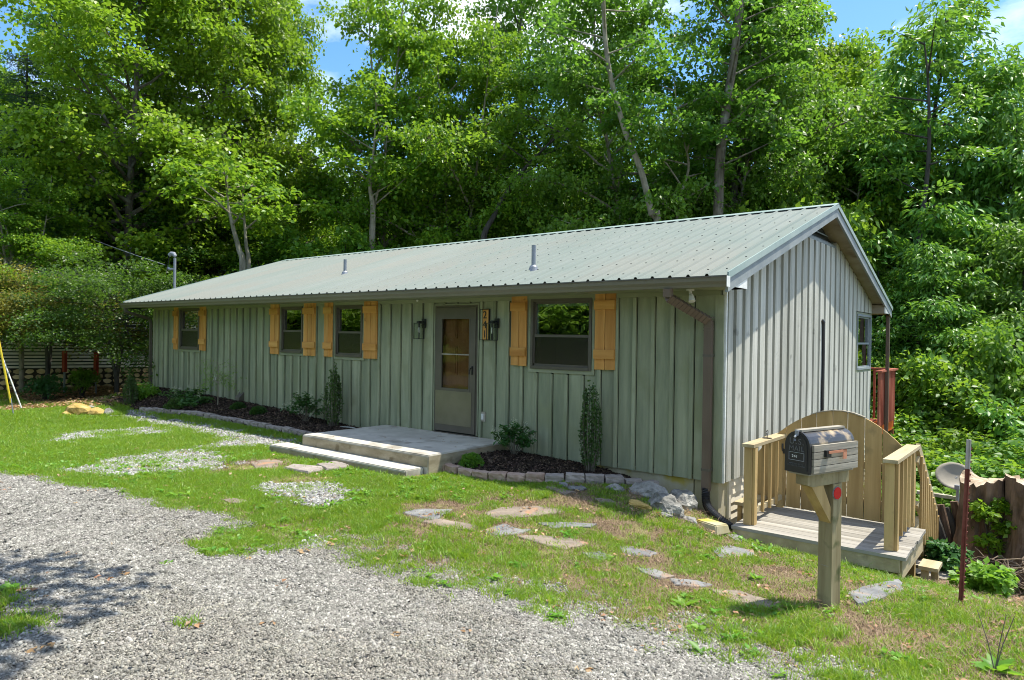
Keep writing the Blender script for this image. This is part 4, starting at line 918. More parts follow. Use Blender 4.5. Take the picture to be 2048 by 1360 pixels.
# stairs behind the gate
stt = thing('wooden_stairs', 'pine stairs with a sloping baluster rail going down behind the gate', 'stairs', (1.9, 1.1, DZ)); off = (-1.9, -1.1, -DZ)
P0, P1_ = Vector((1.93, 1.15, .36)), Vector((1.95, 3.05, -1.02)); dn = (P1_-P0)
MB().bar(P0, P1_, .045, .10, (0, 0, 1)).obj('handrail', M['treated_h'], stt, loc=off)
MB().bar(P0-Vector((0, 0, .14)), P1_-Vector((0, 0, .14)), .03, .08).obj('upper_rail', M['treated_h'], stt, loc=off)
MB().bar(P0-Vector((0, 0, .92)), P1_-Vector((0, 0, .92)), .04, .24).obj('stringer', M['treated_h'], stt, loc=off)
MB().bar(P0-Vector((0, 0, .66)), P1_-Vector((0, 0, .66)), .035, .06).obj('lower_rail', M['treated_h'], stt, loc=off)
for k_ in range(13):
    p = P0+dn*((k_+.5)/13); MB().box((p.x+.02, p.y-.03, p.z-.95), (p.x+.045, p.y+.03, p.z-.06)).obj('baluster', M['treated'], stt, loc=off)
for k_ in range(8):
    MB().box((.6, 1.2+k_*.25, DZ-.19-k_*.18), (1.90, 1.47+k_*.25, DZ-.15-k_*.18)).obj('tread', M['deck'], stt, loc=off)
MB().box((2.03, .62, DZ-.36), (2.22, .95, DZ-.32)).box((2.05, .66, -1.3), (2.12, .73, DZ-.361)).box((2.13, .80, -1.3), (2.2, .88, DZ-.361)).obj('side_step', M['treated_h'], stt, loc=off)
MB().box((2.0, 1.2, DZ-.62), (2.30, 1.5, DZ-.58)).obj('side_step', M['deck'], stt, loc=off)
# small low bench rail against the basement siding, left of the landing
bn = thing('low_rail', 'short low wooden rail against the cream siding behind the left landing post', 'rail', (.15, .6, -.6))
MB().box((-.1, -.25, .12), (.10, .45, .16)).obj('top_board', M['treated_h'], bn)
MB().box((-.08, -.2, -.3), (-.03, -.15, .119)).obj('leg', M['treated'], bn); MB().box((-.08, .35, -.3), (-.03, .40, .119)).obj('leg', M['treated'], bn)
# iron ring hook seen over the left rail
c = onx(1556, 870, .12); hk = thing('iron_hook', 'small black iron ring hook standing on the left railing post by the gable wall', 'hook', (float(.42), .42, .386))
MB().box((-.05, -.03, 0), (.05, .03, .008)).tube([(0, 0, .008), (0, 0, .045)], .006, 6).tube([(0, .028*math.cos(t), .073+.028*math.sin(t)) for t in np.linspace(0, 2*math.pi, 15)], .005, 5, False).obj('ring', M['black'], hk)

# corrugated drain pipe and splash block
dp = thing('drain_pipe', 'black ribbed plastic drain pipe curving out from the brown downspout', 'pipe', (-.145, -.075, -.26))
pts = [Vector((0, 0, .03)), Vector((0, -.01, -.06)), Vector((.03, -.05, -.15)), Vector((.10, -.10, -.21)), Vector((.20, -.14, -.26)), Vector((.32, -.16, -.315)), Vector((.40, -.165, -.355))]
def spline(pts, n):
    out = []
    for i in range(len(pts)-1):
        p0, p1, p2, p3 = pts[max(i-1, 0)], pts[i], pts[i+1], pts[min(i+2, len(pts)-1)]
        for k_ in range(n):
            t = k_/n; out.append(.5*((2*p1)+(p2-p0)*t+(2*p0-5*p1+4*p2-p3)*t*t+(3*p1-p0-3*p2+p3)*t**3))
    return out+[pts[-1]]
sp_ = spline(pts, 9); MB().tube(sp_, [.045 if i % 2 else .054 for i in range(len(sp_))], 14).obj('ribbed_pipe', M['plasticpipe'], dp)
g0 = G(1420, 1062); sb = thing('splash_block', 'pale tan concrete block lying in the grass under the end of the drain pipe', 'block', (g0[0], g0[1]+.05, g0[2]-.01), -.35)
bm = bmesh.new(); mb = MB().add([(-.17,-.12,0),(.17,-.12,0),(.17,.12,0),(-.17,.12,0),(-.15,-.10,.11),(.15,-.10,.11),(.15,.10,.10),(-.15,.10,.10)], [(0,3,2,1),(4,5,6,7),(0,1,5,4),(1,2,6,5),(2,3,7,6),(3,0,4,7)])
vs = [bm.verts.new(v) for v in mb.v]; [bm.faces.new([vs[i] for i in f]) for f in mb.f]; bmesh.ops.bevel(bm, geom=bm.edges[:], offset=.012, segments=2, affect='EDGES')
me = bpy.data.meshes.new('slab'); bm.to_mesh(me); bm.free(); link('slab', me, M['foundation'], sb)

# ------------------------------------------------------------------ mailbox
mx_, my_ = 1.87, -2.47; mz_ = H(mx_, my_)-.03; ang = math.radians(-19)
mbx = thing('mailbox', 'black dome topped mailbox with weathered wooden slats on a mossy square post', 'mailbox', (mx_, my_, mz_), ang)
hb = .62-mz_                                # underside of the box over the ground
def mo(mb, name, mat, smooth=False, par=None): return mb.obj(name, mat, par or mbx, smooth)
w = .058
mo(MB().add([(-w,-w,-.2),(w,-w,-.2),(w,w,-.2),(-w,w,-.2),(-w*.98,-w*1.02,hb-.12),(w*1.02,-w*.98,hb-.12),(w*1.02,w*.98,hb-.12),(-w*.98,w*1.02,hb-.12)], [(0,3,2,1),(4,5,6,7),(0,1,5,4),(1,2,6,5),(2,3,7,6),(3,0,4,7)]), 'post', M['post'])
mo(MB().prism([(-.36, hb-.10), (-.30, hb-.118), (.16, hb-.118), (.16, hb-.02), (-.36, hb-.02)], 0, -.05, .05), 'arm', M['post'])
mo(MB().prism([(-.30, hb-.119), (-.16, hb-.119), (-.059, hb-.30), (-.059, hb-.42)], 0, -.045, .045), 'brace', M['treated'])
mo(MB().box((-.085, -.40, hb-.02), (.085, .16, hb-.001)), 'mount_board', M['greywood'])
W2, y0_, y1_ = .098, -.42, .15; hs_ = .19
prof = [(-W2, hb), (W2, hb)]+[(W2*math.cos(t), hb+hs_+.105*math.sin(t)) for t in np.linspace(0, math.pi, 13)]
mo(MB().prism(prof, 1, y0_+.02, y1_), 'body', surf('chipped_black_enamel', (.025, .025, .028), (.06, .058, .055), 4, .35, bump=.15, spots=(5, .56, (.50, .38, .22)), spec=.6))
big = [(x*1.07, hb-.006+(z-hb)*1.045) for x, z in prof]
door = mo(MB().prism(big, 1, y0_, y0_+.019), 'door', M['black'])
mo(MB().prism([(x*.86, hb+.015+(z-hb)*.90) for x, z in prof], 1, y0_-.005, y0_-.0004), 'door_panel', M['black'])
mo(MB().box((-.062, y0_-.009, hb+.085), (.062, y0_-.0055, hb+.088)).box((-.062, y0_-.009, hb+.142), (.062, y0_-.0055, hb+.145)).box((-.064, y0_-.009, hb+.085), (-.061, y0_-.0055, hb+.145)).box((.061, y0_-.009, hb+.085), (.064, y0_-.0055, hb+.145)), 'number_frame', M['galv'])
mo(MB().tube([(0, y0_-.004, hb+hs_+.09), (0, y0_-.03, hb+hs_+.07), (0, y0_-.028, hb+hs_+.045)], .009, 8).box((-.014, y0_-.012, hb+hs_+.08), (.014, y0_+.05, hb+hs_+.118)), 'door_pull', M['galv'])
for k_ in range(4):
    z = hb+.002+k_*.052
    mo(MB().box((W2+.002, y0_+.03, z), (W2+.022, y1_+.012, z+.047)), 'side_slat', M['greywood'])
    mo(MB().box((-W2-.022, y0_+.03, z), (-W2-.002, y1_+.012, z+.047)), 'side_slat', M['greywood'])
mo(MB().box((-.03, y0_+.01, hb+hs_+.106), (.03, y1_-.02, hb+hs_+.122)), 'top_slat', M['greywood'])
mo(MB().box((W2+.0225, -.27, hb+.115), (W2+.045, -.215, hb+.165)), 'flag_bracket', M['black'])
mo(MB().box((W2+.0455, -.25, hb+.142), (W2+.051, -.03, hb+.160)).box((W2+.0455, -.075, hb+.09), (W2+.051, -.03, hb+.160)), 'flag', surf('faded_flag', (.45, .18, .10), (.55, .25, .15), 4, .5, bump=.05))
rf = mo(MB().tube([(w*1.02+.001, -.012, hb-.19), (w*1.02+.010, -.012, hb-.19)], .047, 20), 'reflector', plain('red_reflector', (.55, .01, .015), .25))
rf['label'] = 'round red reflector'
mo(MB().tube([(w*1.02-.002, -.012, hb-.19), (w*1.02+.006, -.012, hb-.19)], .051, 20), 'reflector_rim', M['galv'])
mo(MB().box((-.025, -.059, .35), (.03, -.0585+.0, .352)), 'staple', M['galv'])
def text(s, name, size, mat, parent, loc, rot, ext=.002, sp=1.0, align='CENTER'):
    cu = bpy.data.curves.new(name, 'FONT'); cu.body = s; cu.size = size; cu.extrude = ext; cu.align_x = align; cu.space_character = sp; cu.space_line = 1.0
    o = bpy.data.objects.new(name, cu); COL.objects.link(o); o.parent = parent; o.location = loc; o.rotation_euler = rot
    cu.materials.append(mat); bpy.context.view_layer.update()
    me = bpy.data.meshes.new_from_object(o.evaluated_get(bpy.context.evaluated_depsgraph_get())); bpy.data.objects.remove(o)
    return link(name, me, None, parent, loc, rot)
M['emboss'] = plain('worn_embossed_black', (.10, .105, .11), .4)
rx = (math.pi/2, 0, 0)
text('U.S.', 'lettering', .062, M['emboss'], mbx, (.0, y0_-.007, hb+.205), rx, .002, 1.25)
text('MAIL', 'lettering', .055, M['emboss'], mbx, (.0, y0_-.007, hb+.155), rx, .002, 1.1)
text('241', 'number', .030, M['white'], mbx, (-.015, y0_-.007, hb+.105), rx, .001, 1.15)
text('APPROVED BY THE\nPOSTMASTER GENERAL', 'lettering', .014, M['emboss'], mbx, (0, y0_-.007, hb+.055), rx, .001)

# ------------------------------------------------------------------ lanterns and number plaque
def lantern(u0, lab):
    c = ony(u0, 655, 0.); x = float(c[0])
    t = thing('wall_lantern', lab, 'lantern', (x, -.022, 1.53))
    MB().box((-.045, -.014, .19), (.045, 0, .34)).obj('back_plate', M['black'], t)
    MB().box((-.012, -.13, .285), (.012, -.014, .305)).box((-.03, -.145, .27), (.03, -.085, .30)).obj('arm', M['black'], t)
    y0, y1, xx_ = -.175, -.055, .06
    mb = MB()
    for sx in (-xx_, xx_):
        for sy in (y0, y1): mb.box((sx-.005, sy-.005, 0), (sx+.005, sy+.005, .27))
    for z in (0, .26):
        mb.box((-xx_, y0-.005, z), (xx_, y0+.005, z+.01)).box((-xx_, y1-.005, z), (xx_, y1+.005, z+.01)).box((-xx_-.005, y0, z), (-xx_+.005, y1, z+.01)).box((xx_-.005, y0, z), (xx_+.005, y1, z+.01))
    mb.box((-xx_, y0, .258), (xx_, y1, .266)); mb.obj('cage', M['black'], t)
    for a, b in (((-xx_+.006, y0-.001, .012), (xx_-.006, y0+.001, .255)), ((-xx_-.001, y0+.006, .012), (-xx_+.001, y1-.006, .255)), ((xx_-.001, y0+.006, .012), (xx_+.001, y1-.006, .255))):
        MB().box(a, b).obj('glass_panel', M['lampglass'], t)
    MB().tube([(0, -.115, .257), (0, -.115, .20)], .014, 8).obj('lamp_holder', M['black'], t)
    MB().tube([(0, -.115, .2), (0, -.115, .17), (0, -.115, .12), (0, -.115, .10)], [.012, .02, .018, .006], 10).obj('bulb', M['white'], t, True)
lantern(850, 'black box lantern on the wall left of the storm door')
lantern(996, 'black box lantern on the wall right of the house number')
a = ony(963, 619, 0.); b = ony(980, 682, 0.)
pq = thing('number_plaque', 'cedar house number plaque with black frame reading 241 beside the door', 'sign', (float(a[0]+b[0])/2, -.001, 1.53)); hw, hh = .095, .49
MB().box((-hw+.012, -.02, .012), (hw-.012, -.001, hh-.012)).obj('panel', M['cedar'], pq)
MB().box((-hw, -.034, 0), (-hw+.012, -.001, hh)).box((hw-.012, -.034, 0), (hw, -.001, hh)).box((-hw+.012, -.034, 0), (hw-.012, -.001, .012)).box((-hw+.012, -.034, hh-.012), (hw-.012, -.001, hh)).obj('frame', M['black'], pq)
for k_, ch in enumerate('241'): text(ch, 'numeral', .165, M['black'], pq, (0, -.023, hh-.148-k_*.15), rx, .004)

# ------------------------------------------------------------------ stones
def rock(name, size, seed, mat, rough=.22, sub=2, flat=False):
    bm = bmesh.new(); bmesh.ops.create_icosphere(bm, subdivisions=sub, radius=1); r = random.Random(seed)
    ds_ = [Vector((r.gauss(0, 1), r.gauss(0, 1), r.gauss(0, 1))).normalized() for _ in range(9)]; dd = [r.uniform(.48, .9) for _ in ds_]
    for v in bm.verts:
        p = v.co.copy()
        for n_, d in zip(ds_, dd):
            k_ = p.dot(n_)
            if k_ > d: p -= n_*(k_-d)*.92
        p *= 1+r.uniform(-rough, rough)*.25; v.co = Vector((p.x*size[0], p.y*size[1], p.z*size[2]))
    me = bpy.data.meshes.new(name); bm.to_mesh(me); bm.free(); me.materials.append(mat); return me
def block(name, l, d, h, seed, mat):
    bm = bmesh.new(); bmesh.ops.create_cube(bm, size=1); bmesh.ops.subdivide_edges(bm, edges=bm.edges[:], cuts=3, use_grid_fill=True); r = random.Random(seed)
    for v in bm.verts:
        p = v.co; k_ = 1-.10*(p.y+.5); rr = 1-.10*(abs(p.x)*2)**6-.06*(abs(p.z)*2)**6
        v.co = Vector((p.x*l*k_+r.uniform(-.006, .006), p.y*d*rr+r.uniform(-.008, .008), (p.z*(1-.12*(abs(p.y)*2)**6)+.5)*h+r.uniform(-.005, .005)))
    me = bpy.data.meshes.new(name); bm.to_mesh(me); bm.free(); me.materials.append(mat); return me
ORD = 'first second third fourth fifth sixth seventh eighth ninth tenth eleventh twelfth thirteenth fourteenth fifteenth sixteenth seventeenth eighteenth nineteenth twentieth twenty-first twenty-second twenty-third twenty-fourth twenty-fifth twenty-sixth twenty-seventh twenty-eighth twenty-ninth thirtieth thirty-first thirty-second thirty-third thirty-fourth thirty-fifth thirty-sixth'.split()
def border(path, step, h, d, matf, group, labf, zoff=0):
    P = [Vector((x, y, 0)) for x, y in path]; S = spline(P, 12); acc = 0; out = []; nxt = step/2
    for a, b in zip(S[:-1], S[1:]):
        l = (b-a).length
        while acc+l >= nxt:
            t = (nxt-acc)/l; out.append((a.lerp(b, t), math.atan2(b.y-a.y, b.x-a.x))); nxt += step
        acc += l
    for i, (p, an) in enumerate(out):
        mt, cn = matf(i); z = H(p.x, p.y)-.02+zoff
        o = link('edging_block', block('edging_block', step*.97, d, h*random.uniform(.92, 1.08), i, mt), None, None, (p.x, p.y, z), (random.uniform(-.05, .05), random.uniform(-.04, .04), an+random.uniform(-.05, .05)))
        tag(o, labf(i, cn), 'stone block', group)
border([(-3.45, -1.28), (-3.15, -1.42), (-2.6, -1.40), (-2.1, -1.25), (-1.55, -.95), (-1.1, -.55), (-.82, -.10)], .245, .13, .15,
       lambda i: (M['block_pink'], 'pinkish tan') if i < 7 else (M['block_grey'], 'grey'), 'edging blocks round the right hand mulch bed',
       lambda i, c: '%s rough edging block, %s from the porch steps in the curved border' % (c, ORD[i]))
border([(-6.20, -1.08), (-7.3, -1.02), (-8.3, -1.02), (-9.4, -1.02), (-11, -1.03), (-12, -1.12), (-13.2, -1.22)], .255, .13, .15,
       lambda i: (M['block_grey'], 'brownish'), 'edging blocks along the left flower bed',
       lambda i, c: '%s edging block, %s from the porch along the left bed' % (c, ORD[i]))
# pavers and flagstones
def slab(name, poly, h, mat, seed, rz=0):
    r = random.Random(seed); cx = sum(p[0] for p in poly)/len(poly); cy = sum(p[1] for p in poly)/len(poly)
    ring = []
    n = len(poly)
    for i in range(n):
        a, b = Vector((*poly[i], 0)), Vector((*poly[(i+1) % n], 0))
        for t in (0, .33, .66): p = a.lerp(b, t); ring.append((p.x-cx+r.uniform(-.012, .012), p.y-cy+r.uniform(-.012, .012)))
    m_ = len(ring); V_ = []; F_ = []
    for s_, z in ((1.02, -.05), (1.0, h*.6), (.95, h), (.5, h*1.1)):
        for x, y in ring: V_.append((x*s_, y*s_, z+r.uniform(-.003, .003)*(z > 0)))
    V_.append((0, 0, h*1.08))
    for k_ in range(3):
        for i in range(m_): F_.append((k_*m_+i, k_*m_+(i+1) % m_, (k_+1)*m_+(i+1) % m_, (k_+1)*m_+i))
    for i in range(m_): F_.append((3*m_+i, 3*m_+(i+1) % m_, 4*m_))
    o = MB().add(V_, F_).obj(name, mat, None, loc=(cx, cy, H(cx, cy)))
    e = .25; o.rotation_euler = (math.atan2(H(cx, cy+e)-H(cx, cy-e), 2*e), -math.atan2(H(cx+e, cy)-H(cx-e, cy), 2*e), 0)
    return o
for k_, (poly, kd, lb) in enumerate(FLAGDEF):
    tag(slab('flagstone', poly, .016 if k_ else .018, M['flag_'+kd], k_), lb, 'flagstone', 'flagstones sunk in the lawn')
tag(slab('paver', GP([(569,941),(585,934),(641,939),(648,943),(615,951)]), .05, M['block_grey'], 90), 'left pale concrete paver below the lower porch step', 'paver', 'pavers below the porch steps')
tag(slab('paver', GP([(634,934),(672,926),(697,936),(694,940),(652,945)]), .05, M['block_grey'], 91), 'right pale concrete paver leaning against the left one below the porch step', 'paver', 'pavers below the porch steps')
# outcrop by the house corner
ROCKXY = [(-.64, -.62), (-.34, -.82), (-.98, -.88), (-.34, -.34), (-1.28, -1.18), (-1.36, -1.40), (-1.52, -1.16), (-.50, -1.18), (-.03, -.86), (-.80, -1.34), (-.18, -1.12)]
for k_, (u, v, sx, sy, sz, rz, kd, lb) in enumerate([
 (1315, 985, .26, .20, .16, .3, 'rock', 'big grey lichen covered rock right of the curved stone border'),
 (1352, 1000, .34, .20, .17, -.5, 'rock', 'long pale grey sloping rock in front of the house corner'),
 (1290, 992, .16, .11, .08, .1, 'rock', 'low grey rock touching the edging blocks'),
 (1375, 975, .24, .18, .17, -.6, 'rock', 'dark rock against the wall below the right end of the siding'),
 (1232, 990, .16, .10, .06, .2, 'flag_grey', 'flat grey rock below the curved border'),
 (1180, 992, .24, .10, .045, .1, 'flag_rust', 'layered brown slab poking out below the stone border'),
 (1175, 980, .12, .05, .07, -.5, 'flag_grey', 'thin upright slate leaning against the border'),
 (1330, 1022, .18, .12, .07, .2, 'ochre_rock', 'ochre flat rock below the grey sloping rock'),
 (1390, 1018, .16, .10, .06, -.2, 'rock', 'small rounded rock next to the splash block'),
 (1270, 1012, .14, .09, .035, .4, 'flag_rust', 'small rusty flat rock in the grass below the outcrop'),
 (1375, 1032, .10, .07, .05, .4, 'rock', 'smallest grey rock just left of the splash block')]):
    g = ROCKXY[k_]; o = link('rock', rock('rock', (sx*.95, sy*.95, sz*(.95 if k_ in (0, 1, 3) else .8)), 300+k_, M[kd], .5, 3), None, None, (g[0], g[1], H(*g)+sz*.12), (0, .1, rz)); tag(o, lb, 'rock', 'rocks by the right front corner of the house')
for k_, (u, v, s, kd, lb) in enumerate([(158, 824, .36, 'ochre_rock', 'large mustard yellow mossy rock, biggest of the pile at the left lawn'), (190, 826, .24, 'ochre_rock', 'tan rock at the front of the small pile'), (183, 815, .13, 'rock', 'small grey rock wedged behind the tan one'), (218, 825, .20, 'rock', 'smooth grey boulder at the right end of the pile'), (137, 828, .15, 'ochre_rock', 'small brown rock at the left foot of the yellow one')]):
    g = G(u, v+3); o = link('rock', rock('rock', (s, s*.7, s*.55), 400+k_, M[kd]), None, None, (g[0], g[1], g[2]+s*.16), (0, 0, k_)); tag(o, lb, 'rock', 'rock pile on the left lawn')

# ------------------------------------------------------------------ steel fence post, stakes, red posts
c = G(1925, 1207); tp = thing('fence_post', 'rusty red steel fence post with a white tip beside the stump', 'post', c, .3)
tp.rotation_euler = (.0, .028, .3)
MB().box((-.006, -.022, -.2), (.0, .022, 1.12)).box((-.030, -.004, -.2), (-.0065, .004, 1.12)).obj('shaft', M['rust'], tp)
MB().box((-.0062, -.0222, 1.1205), (.0002, .0222, 1.36)).box((-.030, -.0042, 1.1205), (-.0065, .0042, 1.36)).obj('painted_tip', plain('faded_white_paint', (.42, .40, .38), .7), tp)
mb = MB()
for k_ in range(24): mb.box((.0005, -.008, .06+k_*.053), (.012, .008, .075+k_*.053))
mb.obj('studs', M['rust'], tp)
for (a, b, mt, lb) in (((29, 832), (0, 690), 'yellow', 'yellow guy wire guard leaning at the far left edge of the lawn'), ((47, 818), (0, 700), 'white', 'white guy wire stake crossing behind the yellow guard')):
    g = G(*a); p0 = Vector(g); d = ray(*b); dep = (p0-Vector(CAM)).dot(Vector(fw)); p1 = Vector(CAM+d*dep*(1.0)); 
    t = thing('guy_guard', lb, 'stake', p0); q = p1-p0
    if mt == 'yellow': MB().tube([Vector((0, 0, -.1))+q*.25, q*1.3], .022, 8).obj('sleeve', M['yellow'], t); MB().tube([Vector((0, 0, -.1)), q*.25], .012, 6).obj('rod', M['galv'], t)
    else: MB().tube([Vector((0, 0, -.1)), q*1.3], .016, 8).obj('rod', M['white'], t)
for u, vt, vb, lb in ((130, 703, 745, 'short red marker post nearer the maple, left of the pair'), (193, 705, 752, 'short red marker post in front of the stone base, right of the pair')):
    x_, y_ = at_depth(u, 21.5); z1 = CAM[2]-(vt-662)*21.5/FPX; z0 = CAM[2]-(vb-662)*21.5/FPX
    t = thing('marker_post', lb, 'post', (x_, y_, z0), .4, 'red marker posts by the neighbouring house')
    MB().box((-.05, -.05, 0), (.05, .05, z1-z0)).obj('sleeve', M['red'], t); MB().tube([(0, 0, H(x_, y_)-z0-.1), (0, 0, .01)], .03, 8).obj('rod', M['galv'], t)
# dark sheets and pipe lying near them
a = G(0, 772); 
for k_, (ua, ub, v, lb) in enumerate(((0, 235, 766, 'long dark blue plastic pipe lying on the grass before the neighbouring house'), (30, 225, 772, 'second dark pipe lying just in front of the blue one'))):
    p = G(ua, v); q_ = G(ub, v-4); t = thing('drain_tube', lb, 'pipe', p)
    MB().tube([Vector((0, 0, .06)), (Vector(q_)-Vector(p))*.5+Vector((0, 0, .09)), Vector(q_)-Vector(p)+Vector((0, 0, .06))], .08, 10).obj('tube', M['tarp'], t)

# ------------------------------------------------------------------ stump, logs, dish
def stump(name, u, vt, depth, r, h, seed, lab, ob=0):
    x_, y_ = at_depth(u, depth); zt_ = CAM[2]-(vt-(674+.0147*(u-1024)))*depth/FPX
    t = thing(name, lab, 'stump', (x_, y_, zt_-h)); rr = random.Random(seed); n = 44; prof = [1+rr.uniform(-.035, .035)+.12*math.sin(2*math.pi*k_/n*2+seed)+.09*math.sin(2*math.pi*k_/n*5+seed*2)+.03*math.sin(2*math.pi*k_/n*11) for k_ in range(n)]
    V_ = []; F_ = []; lev = 9
    for j in range(lev):
        f_ = j/(lev-1); z = h*f_; fl = 1+.45*(1-f_)**3
        for k_ in range(n):
            a_ = 2*math.pi*k_/n; q_ = r*fl*(prof[k_]*.8+.2*prof[(k_+j) % n])+rr.uniform(-.02, .02); V_.append((q_*math.cos(a_), q_*math.sin(a_), z+(rr.uniform(-.02, .05)+.06*math.sin(k_*.35+seed) if j == lev-1 else 0)))
    for j in range(lev-1):
        for k_ in range(n): F_.append((j*n+k_, j*n+(k_+1) % n, (j+1)*n+(k_+1) % n, (j+1)*n+k_))
    MB().add(V_, F_).obj('bark', M['stumpbark'], t)
    top = [(V_[(lev-1)*n+k_][0]*.99, V_[(lev-1)*n+k_][1]*.99, V_[(lev-1)*n+k_][2]+.001) for k_ in range(n)]
    mid = [(x*.5, y*.5, h+.012+rr.uniform(-.008, .008)) for x, y, z in top]
    MB().add(top+mid+[(0, 0, h+.006)], [(k_, (k_+1) % n, n+(k_+1) % n, n+k_) for k_ in range(n)]+[(n+k_, n+(k_+1) % n, 2*n) for k_ in range(n)]).obj('sawn_top', M['stumptop'], t)
    return t, x_, y_, zt_
st1, sx, sy, sz = stump('tree_stump', 1982, 962, 8.9, .29, 1.25, 1, 'big sawn tree stump with red brown bark behind the steel post')
st2, sx2, sy2, sz2 = stump('tree_stump', 2075, 965, 8.5, .30, 1.15, 5, 'second rotten stump cut off by the right edge of the photo')
for k_, (u, v0, v1, lean) in enumerate(((1884, 1010, 1100, .5), (1898, 1012, 1105, .35), (1912, 1018, 1100, .45), (1924, 1005, 1090, .3))):
    x_, y_ = at_depth(u, 9.2); hz = 674+.0147*(u-1024); z0 = CAM[2]-(v1-hz)*9.2/FPX; z1 = CAM[2]-(v0-hz)*9.2/FPX
    o = MB().tube([(.12*lean*2, 0, -.1), (0, 0, (z1-z0)*.5), (-.10*lean*2, .02, z1-z0)], [.06, .055, .05], 8).obj('split_log', M['stumpbark'] if k_ % 2 else M['darkbark'], None, loc=(x_, y_, z0))
    tag(o, '%s upright split log from the stair rail in the row beside the stump' % ORD[k_], 'log', 'split logs leaning beside the stump')
x_, y_ = at_depth(1915, 10.2); z_ = CAM[2]-(952-687)*10.2/FPX
ds_ = thing('satellite_dish', 'beige oval satellite dish half hidden behind the stump', 'dish', (x_, y_, z_)); mb = MB(); n = 24; V_ = [(0, 0.06, 0)]; F_ = []
for j in range(1, 6):
    for k_ in range(n): a_ = 2*math.pi*k_/n; rr_ = .27*j/5; V_.append((rr_*math.cos(a_)*1.0, .06*(1-(j/5)**2), rr_*math.sin(a_)*.78))
for k_ in range(n): F_.append((0, 1+k_, 1+(k_+1) % n))
for j in range(4):
    for k_ in range(n): F_.append((1+j*n+k_, 1+(j+1)*n+k_, 1+(j+1)*n+(k_+1) % n, 1+j*n+(k_+1) % n))
o = mb.add(V_, F_).obj('reflector', M['dish'], ds_, True); o.rotation_euler = (-.5, 0, .5)
sm = o.modifiers.new('thick', 'SOLIDIFY'); sm.thickness = .008
MB().tube([(0, .06, -.02), (.02, .14, -.15), (.02, .14, -1.2)], .022, 8).obj('mast', M['galv'], ds_)
MB().tube([(0, 0, -.2), (.05, -.22, -.12)], .012, 6).box((.02, -.27, -.15), (.08, -.21, -.09)).obj('feed_arm', M['galv'], ds_)
x_, y_ = at_depth(1880, 11.5); z_ = CAM[2]-(990-687)*11.5/FPX
rl = thing('low_wooden_rail', 'pale wooden rail lying behind the split logs', 'rail', (x_, y_, z_)); MB().bar((-.3, 0, 0), (.9, .1, -.05), .1, .05).obj('plank', M['greywood'], rl)
MB().box((-.25, -.03, -1.6), (-.18, .03, -.026)).box((.75, .06, -1.6), (.82, .12, -.07)).obj('leg', M['greywood'], rl)
# exposed roots and dead vines around the stump
r_ = random.Random(4); mb = MB()
for k_ in range(150):
    bx, by = sx+r_.uniform(.05, 1.0), sy-r_.uniform(.35, .85); bz = H(bx, by); pts = [Vector((bx, by, bz+r_.uniform(0, .45)))]
    a_ = r_.uniform(0, 6.28)
    for j in range(5): a_ += r_.uniform(-.6, .6); pts.append(pts[-1]+Vector((math.cos(a_)*.10, math.sin(a_)*.07, r_.uniform(-.09, .07))))
    pts = [Vector((p.x, p.y, max(p.z, H(p.x, p.y)+.01))) for p in pts]; mb.tube(pts, [.007, .007, .006, .005, .004, .003], 4, False)
tag(mb.obj('dead_vines', surf('dead_vine_wood', (.14, .10, .07), (.30, .24, .17), 9, .9), None), 'tangle of thin dead vines and roots at the foot of the stumps', 'vines', kind='stuff')

# ------------------------------------------------------------------ service mast, hose
c = onx(349, 575, -15.62); mt_ = thing('service_mast', 'grey electric service mast with a curved weatherhead at the left roof edge', 'mast', (-15.62, float(c[1]), 1.0)); zt_ = float(onx(349, 512, -15.62)[2])-1.0
MB().tube([(0, 0, 0), (0, 0, zt_-.06)], .036, 12).obj('conduit', M['galv'], mt_)
MB().tube([(0, 0, zt_-.06), (0, 0, zt_), (-.03, -.02, zt_+.06), (-.09, -.05, zt_+.07), (-.15, -.08, zt_+.02)], [.04, .055, .06, .055, .05], 12).obj('weatherhead', M['galv'], mt_)
MB().tube([(0, 0, zt_-.35), (-.10, -.08, zt_-.36), (-.16, -.1, zt_-.34)], [.03, .035, .05], 8).obj('insulator', M['galv'], mt_)
MB().tube([(-.15, -.08, zt_+.0), (-.18, -.1, zt_-.25), (-.05, -.2, zt_-.48), (-.15, -.12, zt_-.33)], .009, 6).obj('drip_loop', M['black'], mt_)
for k_, (ua, va, ub, vb, lb) in enumerate(((60, 405, 330, 530, 'pale service wire slanting down to the mast from the upper left'), (-60, 430, 300, 545, 'dark thin wire below the pale one'))):
    p0 = Vector(on(ub, vb, 0, -15.8)); x_, y_ = at_depth(ua, 30); p1 = Vector((x_, y_, CAM[2]+(662-va)*30/FPX)); p2 = p1+(p1-p0)*1.0
    pts = [p0.lerp(p2, t)-Vector((0, 0, 1.2*t*(1-t)*1.5)) for t in np.linspace(0, 1, 14)]
    o = MB().tube([p-p0 for p in pts], .012, 5).obj('service_wire', M['galv'] if k_ == 0 else M['black'], None, loc=p0); tag(o, lb, 'wire')
hp = [Vector((-6.35, -.75, -.17)), Vector((-6.9, -.45, -.15)), Vector((-7.25, -.25, -.13)), Vector((-6.9, -.15, -.12)), Vector((-6.4, -.30, -.13)), Vector((-6.5, -.55, -.15)), Vector((-7.0, -.6, -.14)), Vector((-7.3, -.35, -.12)), Vector((-6.8, -.22, -.1)), Vector((-6.3, -.45, -.12))]
tag(MB().tube(spline(hp, 8), .012, 6).obj('garden_hose', M['hose'], None, True), 'pale garden hose coiled on the bed at the left side of the porch', 'hose')
# nursery tag ribbon on sapling comes with the sapling below

